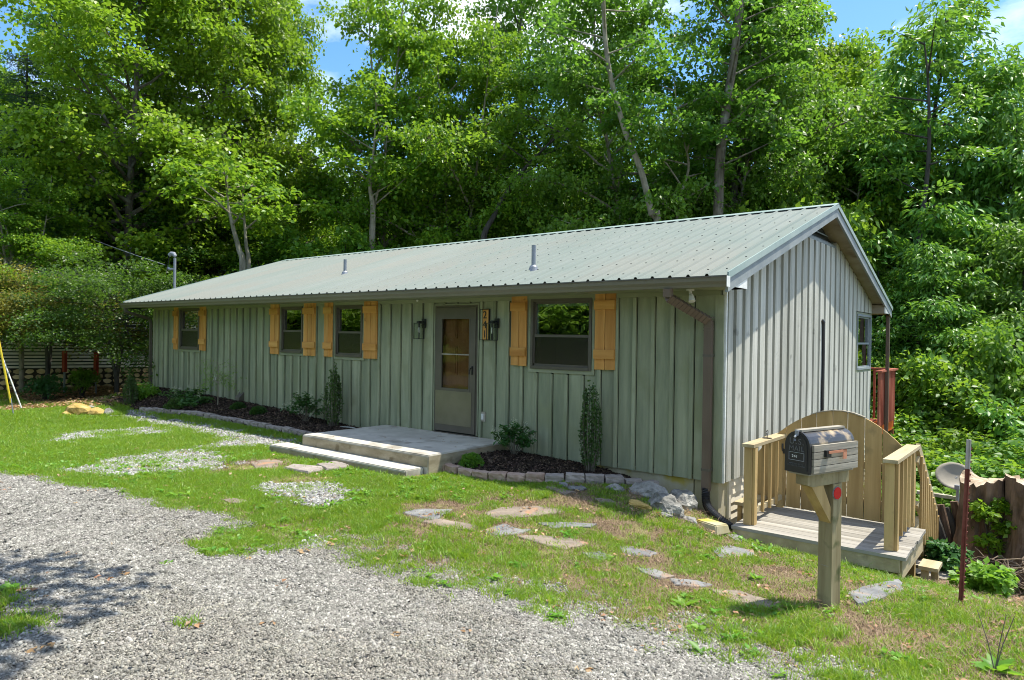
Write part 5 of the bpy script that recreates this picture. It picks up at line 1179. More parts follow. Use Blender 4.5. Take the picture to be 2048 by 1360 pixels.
# ------------------------------------------------------------------ red deck at the back
rd = thing('red_deck', 'red stained deck with a baluster rail behind the far end of the house', 'deck', (0, 9.0, -.35)); off = (0, -9.0, .35)
for yy in np.arange(8.16, 9.9, .125): MB().box((.16, yy-.022, -.2), (.20, yy+.022, .95)).obj('baluster', M['redwood'], rd, loc=off)
MB().box((.12, 8.1, .951), (.24, 9.95, .99)).obj('top_rail', M['redwood'], rd, loc=off)
MB().box((.10, 8.1, -.42), (.159, 9.95, -.1)).obj('rim_board', M['orange'], rd, loc=off)
for xx_ in np.arange(-2, .1, .14): MB().box((xx_, 8.1, -.26), (xx_+.13, 9.95, -.22)).obj('deck_board', M['redwood'], rd, loc=off)
MB().box((.06, 9.9, -3.5), (.159, 10, .95)).obj('deck_post', M['redwood'], rd, loc=off)
for xx_ in np.arange(-1.9, .1, .125): MB().box((xx_, 9.9, -.2), (xx_+.045, 9.94, .95)).obj('baluster', M['redwood'], rd, loc=off)
MB().box((-2, 9.88, .951), (.119, 9.97, .99)).obj('top_rail', M['redwood'], rd, loc=off)
MB().box((.21, 8.62, -3.4), (.275, 8.69, ZT-.01)).obj('porch_post', M['downspout'], house)

# ------------------------------------------------------------------ neighbouring house at the left
nx_, ny_ = at_depth(308, 25); nh = thing('neighbour_house', 'cream lap sided house with a tan fieldstone base, half hidden by trees at left', 'house', (nx_, ny_, -.45), math.radians(72))
NW, NHt = 11.0, 2.9
MB().box((-NW, .0, .76), (0, 7.5, NHt)).obj('wall', M['inside'], nh)  # near-black backing, paints the shadow lines between the lap boards
MB().box((-NW, .02, -1), (-.02, 7.5, .755)).obj('base_wall', M['mortar'], nh)
for k_ in range(19):
    z = .77+k_*.112
    MB().add([(-NW, -.002, z), (0, -.002, z), (0, -.002, z+.072), (-NW, -.002, z+.072), (-NW, -.065, z), (0, -.065, z), (0, -.030, z+.072), (-NW, -.030, z+.072)], [(4,5,6,7),(0,1,5,4),(3,7,6,2),(0,4,7,3),(1,2,6,5)]).obj('lap_board', M['cream'], nh)
sr = random.Random(3); row = 0; z = .02
while z < .70:
    hh = sr.uniform(.15, .24); x = -NW+.05+sr.uniform(0, .1)
    while x < -.1:
        ww = sr.uniform(.16, .34); cx, cz = x+ww/2, z+hh/2; n = 7
        poly = [(cx+ww*.47*math.cos(a_+sr.uniform(-.25, .25))*sr.uniform(.85, 1.08), min(.745, cz+hh*.47*math.sin(a_)*sr.uniform(.85, 1.1))) for a_ in [2*math.pi*i/n for i in range(n)]]
        MB().prism(poly, 1, -.05+sr.uniform(-.01, .01), .019).obj('stone', M['stonebase'], nh); x += ww+.015
    z += hh+.012
MB().prism([(-NW-.4, NHt-.05), (.4, NHt-.05), (.4, NHt+.06), (-NW/2, NHt+2.4), (-NW-.4, NHt+.06)], 1, -.5, 8).obj('roof', M['roofdark'], nh)
MB().prism([(-NW, NHt), (0, NHt), (-NW/2, NHt+2.1)], 1, -.52, -.501).obj('gable', M['cream'], nh)
MB().box((-.9, -.06, 1.0-.17), (-.72, -.046, 1.0-.02)).obj('meter_box', M['white'], nh)
x_, y_ = at_depth(452, 34); fh = thing('far_cabin', 'small cabin wall with a white louvred window far behind the left trees', 'house', (x_, y_, 1.59+(672-560)*34/FPX), .6)
MB().box((-2, 0, -3), (2, 3, 3.3)).obj('wall', M['rake'], fh); MB().prism([(-2.3, 3.3), (2.3, 3.3), (0, 4.6)], 1, -.3, 3.3).obj('roof', M['roofdark'], fh)
MB().box((-.25, -.03, .8), (.25, -.001, 2.2)).obj('window', M['inside'], fh)
for k_ in range(8): MB().bar((-.24, -.05, .88+k_*.17), (.24, -.05, .88+k_*.17), .07, .02, (0, -.6, .8)).obj('louvre', M['white'], fh)
# ------------------------------------------------------------------ plants
def nrm(a): return a/np.maximum(np.linalg.norm(a, axis=-1, keepdims=True), 1e-9)
def spray_leaves(r, centers, radii, per, L0, L1, wf, droop, flat, mat, name, upw=1.0, outw=.5, rnd=.55, hang=0.):
    """leaves lying in loose layered sprays round each centre"""
    n = len(centers); c = np.repeat(centers, per, 0); rad = np.repeat(radii, per); N = n*per
    a = r.uniform(0, 6.283, N); q = np.sqrt(r.uniform(0, 1, N)); dx, dy = np.cos(a), np.sin(a)
    tilt = np.repeat(r.normal(0, .25, (n, 2)), per, 0)
    px, py = dx*q*rad, dy*q*rad
    pz = r.normal(0, 1, N)*flat*rad-droop*q*q*rad+px*tilt[:, 0]+py*tilt[:, 1]
    P = c+np.stack([px, py, pz], -1)
    ax = nrm(np.stack([dx, dy, -droop*1.2*q-hang], -1)+r.normal(0, rnd, (N, 3)))
    up_ = np.stack([dx*outw*.6, dy*outw*.6, np.full(N, upw)], -1)+r.normal(0, rnd, (N, 3))
    sd = nrm(np.cross(ax, up_)); nn = np.cross(sd, ax)
    return leafquads(P, ax, sd, nn, r.uniform(L0, L1, N), wf, name, mat, .10)
def make_tree(name, seed, Ht, Rr, cb, nb, per, L0, L1, wf, leaf, bark, crad=(.45, .85), droop=.35, prof='round', lean=(0, 0), r0=None, forks=1, hang=0., flat=.16, wob=.02, rise=(.25, .75), twigs=5):
    """returns (trunk mesh, crown mesh): limbs first, then leaf sprays on their twigs"""
    r = np.random.default_rng(seed); mb = MB(); cent = []; rad = []
    r0 = r0 or Ht*.013
    for f_ in range(forks):
        fa = r.uniform(0, 6.28)+f_*6.28/forks; fs = 0 if forks == 1 else .16
        top = Ht*(.96-.06*f_)
        def tp(t):
            w_ = np.array([math.sin(t*5+seed+f_), math.cos(t*4.1+seed*2+f_)])*wob*Ht*t
            k_ = max(0, t-.22)*fs*Ht if forks > 1 else 0
            return np.array([lean[0]*t*Ht+w_[0]+math.cos(fa)*k_, lean[1]*t*Ht+w_[1]+math.sin(fa)*k_, t*top])
        ts = np.linspace(0, 1, 14); mb.tube([tp(t)-np.array([0, 0, .3*(t == 0)]) for t in ts], [max(.02, r0*(1-t*.93)*(1.25 if t == 0 else 1)/(1 if forks == 1 else 1.25)) for t in ts], 9)
        for i in range(nb//forks):
            tt = (i+r.uniform(0, .9))/(nb/forks); t = cb+(1-cb)*tt*.97
            if prof == 'round': pr = (.50+.55*math.sin(math.pi*min(1, tt*.85+.12)))*(1-.62*tt**2.2)
            elif prof == 'cone': pr = 1.02-tt*.86
            else: pr = (.75+.3*math.sin(math.pi*tt))*(1-.5*tt**3)
            ln = Rr*pr*r.uniform(.6, 1.12); az = i*2.4+r.uniform(-.5, .5)+fa; el = rise[0]+(rise[1]-rise[0])*tt+r.uniform(-.15, .15)
            p = tp(t); pts = [p]; d = np.array([math.cos(az)*math.cos(el), math.sin(az)*math.cos(el), math.sin(el)]); ns = 6
            for j in range(ns):
                d = nrm(d+r.normal(0, .12, 3)+np.array([0, 0, -.05 if prof != 'cone' else -.09])); pts.append(pts[-1]+d*ln/ns)
            rb = max(.012, r0*(1-t)*.55+.012)
            mb.tube(pts, [rb*(1-.85*j/ns) for j in range(ns+1)], 5, False)
            nt = max(2, int(twigs*ln/Rr*1.6))
            for j in range(nt):
                s_ = .30+.70*(j+r.uniform(0, 1))/nt; ix = min(ns-1, int(s_*ns)); q = pts[ix]+(pts[ix+1]-pts[ix])*(s_*ns-ix)
                a2 = az+(1 if j % 2 else -1)*r.uniform(.5, 1.3); l2 = ln*r.uniform(.12, .34)*(1.15-s_*.5)
                e = q+np.array([math.cos(a2)*l2, math.sin(a2)*l2, l2*r.uniform(-.1, .5)])
                mb.tube([q, (q+e)/2+np.array([0, 0, .04]), e], [rb*.35+.004, rb*.25+.003, .003], 3, False)
                cent.append(e); rad.append(r.uniform(*crad)); 
                if r.uniform() < .5: cent.append(q*.5+e*.5+r.normal(0, .1, 3)); rad.append(r.uniform(*crad)*.8)
            cent.append(pts[-1]); rad.append(r.uniform(*crad))
    cent = np.array(cent); rad = np.array(rad)
    return mb.mesh(name+'_trunk', bark), spray_leaves(r, cent, rad, per, L0, L1, wf, droop, flat, leaf, name+'_crown', hang=hang), len(cent)*per

KINDS_ = {
 'maple_a': make_tree('maple', 11, 15, 4.6, .20, 60, 100, .115, .185, .42, M['leaf_maple'], M['bark'], (.5, .95)),
 'maple_b': make_tree('maple', 12, 15, 4.2, .24, 56, 100, .115, .185, .42, M['leaf_maple'], M['palebark'], (.5, .9), forks=3, r0=.17),
 'oak_a': make_tree('oak', 13, 16, 4.6, .20, 58, 100, .115, .185, .34, M['leaf_oak'], M['bark'], (.5, .95), r0=.26, rise=(.1, .8)),
 'oak_b': make_tree('oak', 14, 16, 4.2, .28, 50, 98, .115, .185, .34, M['leaf_oak'], M['palebark'], (.45, .9), r0=.15, lean=(-.16, .02), wob=.03),
 'long_a': make_tree('hickory', 15, 17, 3.9, .10, 70, 62, .17, .29, .19, M['leaf_long'], M['darkbark'], (.45, .85), prof='round', r0=.20, hang=.55, rise=(.15, .7)),
 'long_b': make_tree('hickory', 16, 12, 3.9, .08, 56, 60, .16, .28, .20, M['leaf_long'], M['darkbark'], (.45, .85), hang=.45, r0=.15),
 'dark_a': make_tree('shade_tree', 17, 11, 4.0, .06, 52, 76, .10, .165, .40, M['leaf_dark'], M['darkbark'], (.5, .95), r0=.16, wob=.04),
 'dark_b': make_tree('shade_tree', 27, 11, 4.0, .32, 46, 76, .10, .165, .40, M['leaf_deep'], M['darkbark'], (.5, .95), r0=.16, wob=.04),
 'far_a': make_tree('far_tree', 18, 12, 4.4, .06, 44, 46, .17, .28, .42, M['leaf_maple'], M['bark'], (.7, 1.2)),
 'shade_oak': make_tree('oak', 41, 14, 3.6, .52, 30, 110, .13, .20, .36, M['leaf_oak'], M['bark'], (.35, .7), r0=.2, lean=(.16, .20), rise=(-.1, .6)),
 'bush': make_tree('bush', 19, 3.6, 2.0, .02, 40, 50, .09, .17, .36, M['leaf_dark'], M['darkbark'], (.32, .6), r0=.04, forks=2, prof='wide'),
 'bushy': make_tree('bright_bush', 20, 3.6, 2.0, .02, 40, 50, .09, .17, .34, M['leaf_long'], M['darkbark'], (.32, .6), r0=.04, forks=2, prof='wide', hang=.3),
}
def tree(kind, x, y, ztop, lab, sxy=1., rz=0, name='tree', cat='tree', group='trees behind the house', zb=None, tilt=None, sz=None, leaf=None):
    tm, cm, _ = KINDS_[kind]; hk = {'maple_a': 15, 'maple_b': 15, 'oak_a': 16, 'oak_b': 16, 'shade_oak': 14, 'long_a': 17, 'long_b': 12, 'dark_a': 11, 'dark_b': 11, 'far_a': 12, 'bush': 3.6, 'bushy': 3.6}[kind]
    z = H(x, y)-.1 if zb is None else zb; k_ = (ztop-z)/hk
    t = thing(name, lab, cat, (x, y, z), rz, group); t.scale = (sxy, sxy, k_)
    if tilt: t.rotation_euler = (tilt[0], tilt[1], rz)
    link('trunk', tm, None, t); c = link('crown' if 'bush' not in kind else 'foliage', cm, None, t)
    return t
def T(kind, u, dep, vtop, lab, sxy=1., rz=None, **k):
    x, y = at_depth(u, dep); zt_ = CAM[2]+((674+.0147*(u-1024))-vtop)*dep/FPX
    return tree(kind, float(x), float(y), zt_, lab, sxy, random.uniform(0, 6.28) if rz is None else rz, **k)
# front row, left to right
T('maple_a', 255, 25.5, -190, 'tall dense yellow green maple, broadest tree behind the left end of the roof', 1.05)
T('maple_a', 430, 28.5, -160, 'tall bright maple just right of the broadest one', 1.0)
T('maple_a', 545, 31, -60, 'slim maple beside the narrow sky gap above the left half of the roof', .70)
T('oak_a', 150, 31, -60, 'dark tall oak behind the pine at the far left', .9)
T('maple_b', 745, 27.5, -130, 'maple with a forked pale trunk right of the sky gap', .92, rz=1.0)
T('maple_b', 905, 26.3, -70, 'bright maple between the forked maple and the centre oaks', .85)
T('oak_a', 1045, 30, -120, 'tall dark leaved oak behind the centre of the roof', 1.0, rz=.5)
T('oak_b', 1310, 25, -170, 'leaning pale trunked tree crossing behind the middle of the roof', .95, rz=math.radians(50))
T('oak_b', 1400, 24, -60, 'second thin pale trunk standing upright behind the roof ridge', .8, rz=4.2)
T('oak_a', 1455, 25.5, -230, 'thick trunked oak, tallest behind the right half of the roof', 1.0, rz=2.2)
T('maple_a', 1575, 29, -60, 'bright leaved maple spreading above the ridge end', 1.0)
T('maple_b', 1650, 25, 60, 'light green tree just left of the gable peak', .78)
T('long_a', 1855, 24, -30, 'tall pointed hickory with drooping leaves in the upper right', 1.15, rz=.7)
T('long_b', 1975, 24, 95, 'tall hickory right of the pointed one, its top in the blue sky', 1.05)
T('long_a', 1790, 27, 130, 'tall hickory just left of the pointed one', .95)
T('maple_a', 1690, 30, 40, 'bright maple left of the sky gap at right', .8)
T('long_b', 2020, 22, 210, 'drooping leaved tree at the right edge under the blue sky', .85)
T('long_b', 1745, 26, 230, 'drooping leaved tree directly behind the gable peak', .95)
T('long_b', 2060, 19, 420, 'low bright tree touching the right edge', .75)
T('long_b', 1870, 19.5, 470, 'mid height hickory hanging over the slope behind the red deck', .75)
T('dark_a', 1760, 21, 520, 'dark tree behind the red deck', .62)
# dark masses at lower left
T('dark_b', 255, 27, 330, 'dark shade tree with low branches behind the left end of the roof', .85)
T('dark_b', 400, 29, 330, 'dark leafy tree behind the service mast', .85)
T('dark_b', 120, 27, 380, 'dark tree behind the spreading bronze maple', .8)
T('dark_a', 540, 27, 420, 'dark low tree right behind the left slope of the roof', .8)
T('maple_b', 45, 21.5, 285, 'yellow green low maple in front of the pine at the left edge', .52)
T('maple_a', -60, 26, 60, 'tall maple cut off by the left edge of the photo', .8)
# lower canopy just behind the roof line
for i, (u, d, v, k, lb) in enumerate(((660, 36, 330, 'far_a', 'pale distant tree low in the narrow sky gap'), (800, 30, 300, 'dark_a', 'dark tree between the two forked maples, low behind the ridge'), (930, 27, 360, 'dark_a', 'dark low tree behind the roof centre, left of the leaning trunk'),
    (1090, 27, 330, 'dark_a', 'dark low tree under the centre oak'), (1190, 29, 240, 'oak_a', 'mid height oak left of the leaning pale trunk'), (1250, 26, 370, 'dark_a', 'dark low tree at the foot of the leaning trunk'), (1390, 27, 330, 'dark_a', 'dark low tree under the tallest oak'), (1510, 27, 330, 'dark_a', 'dark low tree left of the gable peak'), (1620, 28, 300, 'long_b', 'drooping low tree close to the gable peak'))):
    T(k, u, d, v, lb, .95)
# trees whose trunks are in plain view between the sprays
def trunk_tree(pix, dep, r0, r1, lab, bark, leaf, nb, seed, Ls=(.13, .21), wf=.38, top_only=.35, rad=(.4, .75)):
    r = np.random.default_rng(seed); P = []
    for u, v in pix:
        x, y = at_depth(u, dep); P.append(np.array([x, y, CAM[2]+((674+.0147*(u-1024))-v)*dep/FPX]))
    b = np.array([P[0][0], P[0][1], H(P[0][0], P[0][1])-.2]); pts = [Vector(p-b) for p in [b]+P]; S = spline(pts, 6); mb = MB(); n = len(S)
    mb.tube(S, [r0+(r1-r0)*i/(n-1) for i in range(n)], 9); C_ = []; R_ = []
    for i in range(nb):
        k_ = int(n*(top_only+(1-top_only)*i/nb)); p = np.array(S[min(k_, n-1)]); az = i*2.4+r.uniform(-.4, .4); l = r.uniform(.8, 2.4); e = p+np.array([math.cos(az)*l, math.sin(az)*l, l*r.uniform(.1, .7)]); m_ = (p+e)/2+np.array([0, 0, r.uniform(-.1, .2)])
        mb.tube([p, m_, e], [.035, .02, .006], 5, False); C_ += [e, (e+m_)/2+r.normal(0, .2, 3)]; R_ += [r.uniform(*rad), r.uniform(*rad)*.8]
    t = thing('tree', lab, 'tree', b, 0, 'trees behind the house'); link('trunk', mb.mesh('trunk', bark), None, t)
    link('crown', spray_leaves(r, np.array(C_), np.array(R_), 80, Ls[0], Ls[1], wf, .35, .16, leaf, 'crown'), None, t)
trunk_tree([(1312,470),(1300,430),(1278,345),(1245,265),(1222,190),(1205,110),(1196,0),(1188,-160)], 21.5, .115, .06, 'slender tree whose long pale trunk curves up to the left behind the roof', M['palebark'], M['leaf_oak'], 16, 3, top_only=.5)
trunk_tree([(1352,470),(1355,400),(1372,330),(1352,250),(1340,160)], 22.5, .08, .012, 'thin pale tree standing right of the curved trunk', M['palebark'], M['leaf_oak'], 10, 4)
trunk_tree([(1432,460),(1436,300),(1446,210),(1462,90),(1472,-40),(1478,-160)], 22.0, .17, .10, 'tree with a thick grey trunk rising straight behind the right part of the roof', M['bark'], M['leaf_oak'], 26, 5, top_only=.28)
trunk_tree([(741,520),(742,420),(736,370),(742,300),(748,200)], 25, .15, .012, 'tree with a grey forked trunk right of the sky gap', M['palebark'], M['leaf_maple'], 12, 6, top_only=.5)
trunk_tree([(741,520),(746,410),(764,340),(768,240)], 25.2, .09, .012, 'second stem beside the grey forked trunk', M['palebark'], M['leaf_maple'], 8, 7, top_only=.5)
trunk_tree([(484,545),(476,500),(462,450),(452,400),(450,330)], 22.5, .13, .015, 'tree with a mottled pale trunk leaning left behind the left end of the roof', M['palebark'], M['leaf_maple'], 9, 8, top_only=.6)
trunk_tree([(496,545),(490,490),(485,430),(480,370)], 23, .10, .012, 'thinner mottled trunk right beside the leaning one', M['palebark'], M['leaf_maple'], 7, 9, top_only=.6)
trunk_tree([(960,520),(985,430),(1030,355),(1080,300),(1130,255)], 24.5, .14, .015, 'dark leaning tree with a rising limb behind the middle of the roof', M['darkbark'], M['leaf_dark'], 9, 10, top_only=.6)
trunk_tree([(1825,640),(1832,500),(1850,330),(1848,180),(1835,60)], 21.5, .14, .012, 'hickory with a dark trunk in front of the pointed one', M['darkbark'], M['leaf_long'], 14, 11, (.17, .28), .2, top_only=.35)
# second row
for i, (u, d, v, lb) in enumerate(((-120, 40, 120, 'far green tree beyond the left edge'), (60, 42, 160, 'far tree seen between pine and oak'), (210, 44, 260, 'far tree behind the broadest maple'), (370, 44, 300, 'far tree behind the bright maples'), (520, 42, 300, 'far tree left of the sky gap'), (640, 46, 400, 'farthest pale tree in the sky gap'), (780, 44, 300, 'far tree behind the forked maple'),
    (920, 42, 290, 'far tree left of the centre oak'), (1060, 44, 280, 'far tree behind the centre oak'), (1190, 42, 300, 'far tree right of the centre oak'), (1330, 44, 290, 'far tree behind the thin pale trunks'), (1460, 42, 300, 'far tree behind the tallest oak'), (1590, 44, 320, 'far tree behind the ridge end'), (1720, 42, 360, 'far tree right of the gable peak'), (1850, 40, 400, 'far tree behind the pointed hickory'), (1960, 38, 440, 'bright far tree at the right'), (2080, 36, 430, 'far tree at the right edge'))):
    T('far_a', u, d, v, lb, 1.15, group='second row of trees')
# undergrowth on the slope at right and along the back
UB = [(1800,17.5,830),(1850,16,860),(1905,15,880),(1960,14,905),(2015,13,900),(2060,12,930),(1790,20,690),(1850,19,700),(1910,18,720),(1975,17,700),(2040,16,690),(1830,22,600),(1900,21.5,600),(1965,20,610),(2040,19,600),(2080,14.5,800),(1990,15.5,800),(1930,16.5,810),(1870,17.8,790),(1820,19,780)]
def BL(i, u, v):
    row = 'at the foot of the slope' if v > 820 else 'in the tier above the satellite dish' if v > 760 else 'in the middle tier of the undergrowth' if v > 650 else 'in the top tier under the hickories'
    lo, hi = (820, 999) if v > 820 else (760, 820) if v > 760 else (650, 760) if v > 650 else (0, 650)
    n = sum(1 for a, _, c in UB if lo < c <= hi and a < u)
    return '%s bush from the red deck %s' % (ORD[n], row)
for i, (u, d, v) in enumerate(UB):
    T('bush' if i % 5 else 'bushy', u, d, v, BL(i, u, v), 1.0, name='bush', cat='bush', group='undergrowth bushes on the slope')
for i, (u, d, v) in enumerate(sorted(((600,26,485),(690,28,495),(860,28,470),(980,26,460),(1100,25,450),(1220,25,440),(1350,24,430),(1480,23,420),(1560,22,415),(720,25,490),(1000,30,430),(1420,28,400),(1650,24,400)))):
    T('bush', u, d, v, '%s dark bush above the roof line counted from the left eave' % ORD[i], 1.35, name='bush', cat='bush', group='bushes behind the roof line')
# pine at the far left
def pine(u, dep, vtop, lab):
    x, y = at_depth(u, dep); z = H(x, y); Ht = CAM[2]+(660-vtop)*dep/FPX-z; r = np.random.default_rng(5); mb = MB(); mb.tube([(0, 0, -.3), (0, 0, Ht*.5), (0, 0, Ht)], [.17, .12, .02], 10)
    C_ = []; Rr_ = []
    for i in range(60):
        t = .25+.75*i/60; az = i*2.4; ln = 2.6*(1.08-t)*r.uniform(.6, 1.1)+.3; p0 = np.array([0, 0, Ht*t]); e = p0+np.array([math.cos(az)*ln, math.sin(az)*ln, -.1*ln]); mb.tube([p0, (p0+e)/2+np.array([0, 0, .08]), e], [.03, .02, .006], 4, False)
        for s_ in (.45, .7, .95): C_.append(p0+(e-p0)*s_); Rr_.append(.42)
    t_ = thing('pine_tree', lab, 'tree', (float(x), float(y), z), 0); link('trunk', mb.mesh('pine_trunk', M['darkbark']), None, t_)
    link('crown', spray_leaves(r, np.array(C_), np.array(Rr_), 70, .14, .22, .035, .1, .14, M['needle'], 'pine_crown', rnd=.8), None, t_)
pine(48, 24, 105, 'thin blue green pine with a bare lower trunk at the far left')
# spreading bronze maple in front of the neighbouring house
tmk = make_tree('bronze_maple', 31, 3.9, 3.4, .62, 46, 95, .06, .11, .36, M['leaf_gold'], M['darkbark'], (.4, .75), forks=3, prof='wide', r0=.11, rise=(.0, .6))
tmk2 = make_tree('green_maple', 32, 4.2, 3.2, .64, 44, 100, .06, .11, .36, M['leaf_deep'], M['darkbark'], (.4, .75), forks=3, prof='wide', r0=.10, rise=(.0, .6))
def special(tm, u, dep, vtop, hk, lab, sxy, group=None, rz=0):
    x, y = at_depth(u, dep); z = H(x, y)-.05; zt_ = CAM[2]+((674+.0147*(u-1024))-vtop)*dep/FPX
    t = thing('maple_tree', lab, 'tree', (float(x), float(y), z), rz, group); t.scale = (sxy, sxy, (zt_-z)/hk); link('trunk', tm[0], None, t); link('crown', tm[1], None, t)
special(tmk, 95, 20.5, 575, 3.9, 'low spreading maple with bronze tinted leaves at the far left', .85)
special(tmk2, 235, 19.5, 560, 4.2, 'dark green spreading maple against the lap siding of the neighbouring house', .85)
def smallbush(name, u, dep, vtop, lab, leaf, rad, seed=1, cat='bush'):
    x, y = at_depth(u, dep); z = H(x, y); Ht = CAM[2]-(vtop-(674+.0147*(u-1024)))*dep/FPX-z; r = np.random.default_rng(seed); mb = MB(); C_ = []; R_ = []
    for i in range(16):
        a = r.uniform(0, 6.28); q = r.uniform(0, 1)*rad; e = np.array([math.cos(a)*q, math.sin(a)*q, Ht*r.uniform(.45, .95)]); mb.tube([(0, 0, -.05), e*.5, e], [.012, .01, .004], 4, False); C_.append(e); R_.append(rad*.45)
    t = thing(name, lab, cat, (float(x), float(y), z)); link('stems', mb.mesh('stems', M['darkbark']), None, t); link('foliage', spray_leaves(r, np.array(C_), np.array(R_), 90, .05, .10, .35, .3, .35, leaf, 'foliage'), None, t)
smallbush('shrub', 40, 24, 690, 'small red leaved shrub on the far lawn under the bronze maple', M['leaf_redbush'], .8, 3)
smallbush('shrub', 165, 20.5, 742, 'low green shrub growing around the left red marker post', M['leaf_dark'], .4, 4)
smallbush('shrub', 95, 19.5, 752, 'broad leaved low green plant left of the marker posts', M['hydra'], .45, 5)
smallbush('shrub', 285, 16.6, 775, 'small bright green plant at the left house corner behind the columnar holly', M['weed'], .35, 6)
smallbush('vine_bush', 2010, 8.6, 985, 'green vine leaves growing over the right side of the big stump', M['leaf_maple'], .22, 7, 'vine')
smallbush('weed_plant', 1900, 8.3, 1085, 'reddish green weed sprouting between the landing stairs and the steel post', M['hydra'], .16, 8, 'weed')
smallbush('weed_plant', 1975, 7.2, 1135, 'low green weed in the dead leaves right of the steel post', M['weed'], .2, 9, 'weed')

# garden plants in the beds
def columnar(x, y, h, w, lab, seed):
    r = np.random.default_rng(seed); mb = MB(); z = float(GH(x, y)[0]); Pn = []; A = []
    for i in range(34):
        a = r.uniform(0, 6.28); q = w*np.sqrt(r.uniform(0, 1)); bx, by = math.cos(a)*q, math.sin(a)*q; hh = h*(1-.45*(q/w)**1.3)*r.uniform(.82, 1.05)
        pts = [np.array([bx*.25, by*.25, -.05]), np.array([bx*.9, by*.9, hh*.35]), np.array([bx*1.05, by*1.05, hh*.7]), np.array([bx*.9, by*.9, hh])]
        mb.tube(pts, [.006, .005, .004, .002], 4, False)
        n = 70; t = r.uniform(.10, 1, n)**.85*3; ix = np.minimum(2, t.astype(int)); f_ = (t-ix)[:, None]; pp = np.array(pts)[ix]*(1-f_)+np.array(pts)[ix+1]*f_
        Pn.append(pp+r.normal(0, .006, pp.shape)); A.append(nrm(r.normal(0, 1, (n, 3))+np.array([0, 0, .7])))
    P = np.concatenate(Pn); ax = np.concatenate(A); sd = nrm(np.cross(ax, r.normal(0, 1, ax.shape))); nn = np.cross(sd, ax)
    t = thing('columnar_holly', lab, 'shrub', (x, y, z), 0, 'columnar hollies along the front wall')
    link('stems', mb.mesh('stems', M['bark']), None, t); link('foliage', leafquads(P, ax, sd, nn, r.uniform(.026, .046, len(P)), .36, 'foliage', M['holly']), None, t)
columnar(-1.66, -.33, 1.5, .15, 'tall columnar holly in the right mulch bed beside the large window', 1)
columnar(-7.22, -.33, 1.22, .17, 'columnar holly left of the porch under the third window', 2)
gg = G(260, 813); columnar(gg[0], gg[1], .82, .16, 'darkest columnar holly at the far left end of the bed', 3)
def hydrangea(x, y, h, w, lab, seed, nf=9, flw=True):
    r = np.random.default_rng(seed); mb = MB(); z = float(GH(x, y)[0]); P = []; A = []; FC = []
    for i in range(17):
        a = i*2.4+r.uniform(-.4, .4); q = w*r.uniform(.35, 1); hh = h*r.uniform(.5, 1.0)*(1.05-.3*q/w); tip = np.array([math.cos(a)*q, math.sin(a)*q, hh]); m_ = tip*np.array([.35, .35, .55])
        mb.tube([(0, 0, -.03), m_, tip], [.006, .005, .003], 4, False)
        if flw and i % 2 == 0: FC.append(tip+np.array([0, 0, .02]))
        for s_ in np.linspace(.25, 1, 8):
            p = m_*(1-s_)+tip*s_
            for k_ in range(5): a2 = r.uniform(0, 6.28); P.append(p+r.normal(0, .012, 3)); A.append([math.cos(a2), math.sin(a2), r.normal(-.15, .35)])
    P = np.array(P); ax = nrm(np.array(A)); sd = nrm(np.cross(ax, np.array([0, 0, 1.])+r.normal(0, .35, ax.shape))); nn = np.cross(sd, ax)
    t = thing('hydrangea', lab, 'shrub', (x, y, z), 0, 'hydrangeas along the front wall')
    link('stems', mb.mesh('stems', M['bark']), None, t); link('foliage', leafquads(P, ax, sd, nn, r.uniform(.05, .095, len(P)), .30, 'foliage', M['hydra']), None, t)
    for c in FC:
        n = 60; d = r.normal(0, 1, (n, 3)); pp = c+d*np.array([.018, .018, .035]); a_ = nrm(d+r.normal(0, .5, d.shape)); s_ = nrm(np.cross(a_, r.normal(0, 1, a_.shape))); link('flower_head', leafquads(pp, a_, s_, np.cross(s_, a_), r.uniform(.010, .018, n), .45, 'flower_head', M['flower']), None, t)
hydrangea(-2.92, -.38, .58, .34, 'hydrangea with cream flowers right of the porch slab', 1)
hydrangea(-7.95, -.42, .62, .42, 'hydrangea with pale flowers left of the columnar holly by the porch', 2)
hydrangea(-12.2, -.62, .42, .55, 'pale flowered bushy plant at the left end of the front bed', 3)
hydrangea(-11.6, -.75, .30, .40, 'low leafy plant next to the pale flowered one', 4, flw=False)
def ball(x, y, rr, lab, mat, seed, sq=.9):
    r = np.random.default_rng(seed); z = float(GH(x, y)[0]); n = 1500; d = nrm(r.normal(0, 1, (n, 3))); d[:, 2] = np.abs(d[:, 2])*1.15-.12
    lump = 1+.12*np.sin(d[:, 0]*7+seed)*np.cos(d[:, 1]*6)+.08*np.sin(d[:, 2]*9); rad = rr*lump*(.72+.30*r.uniform(0, 1, n)**.5)
    P = d*rad[:, None]*np.array([1, 1, sq])+np.array([0, 0, rr*.25]); ax = nrm(d+r.normal(0, .6, d.shape)); sd = nrm(np.cross(ax, r.normal(0, 1, d.shape))); nn = np.cross(sd, ax)
    t = thing('boxwood', lab, 'shrub', (x, y, z), 0, 'round boxwoods in the front beds')
    mb = MB()
    for i in range(14):
        e = d[i*7]*rr*.8+np.array([0, 0, rr*.25]); mb.tube([(0, 0, -.04), e*.5, e], [.006, .005, .003], 4, False)
    link('stems', mb.mesh('stems', M['bark']), None, t); link('foliage', leafquads(P, ax, sd, nn, r.uniform(.024, .042, n), .4, 'foliage', mat), None, t)
ball(-3.08, -1.12, .155, 'bright green round boxwood between porch corner and pink edging blocks', M['boxwood'], 1)
ball(-9.35, -.55, .15, 'small dark round boxwood nearest the flowered hydrangea in the left bed', M['darkbox'], 2, .7)
ball(-10.2, -.50, .14, 'small dark round boxwood in the middle of the left bed', M['darkbox'], 3, .65)
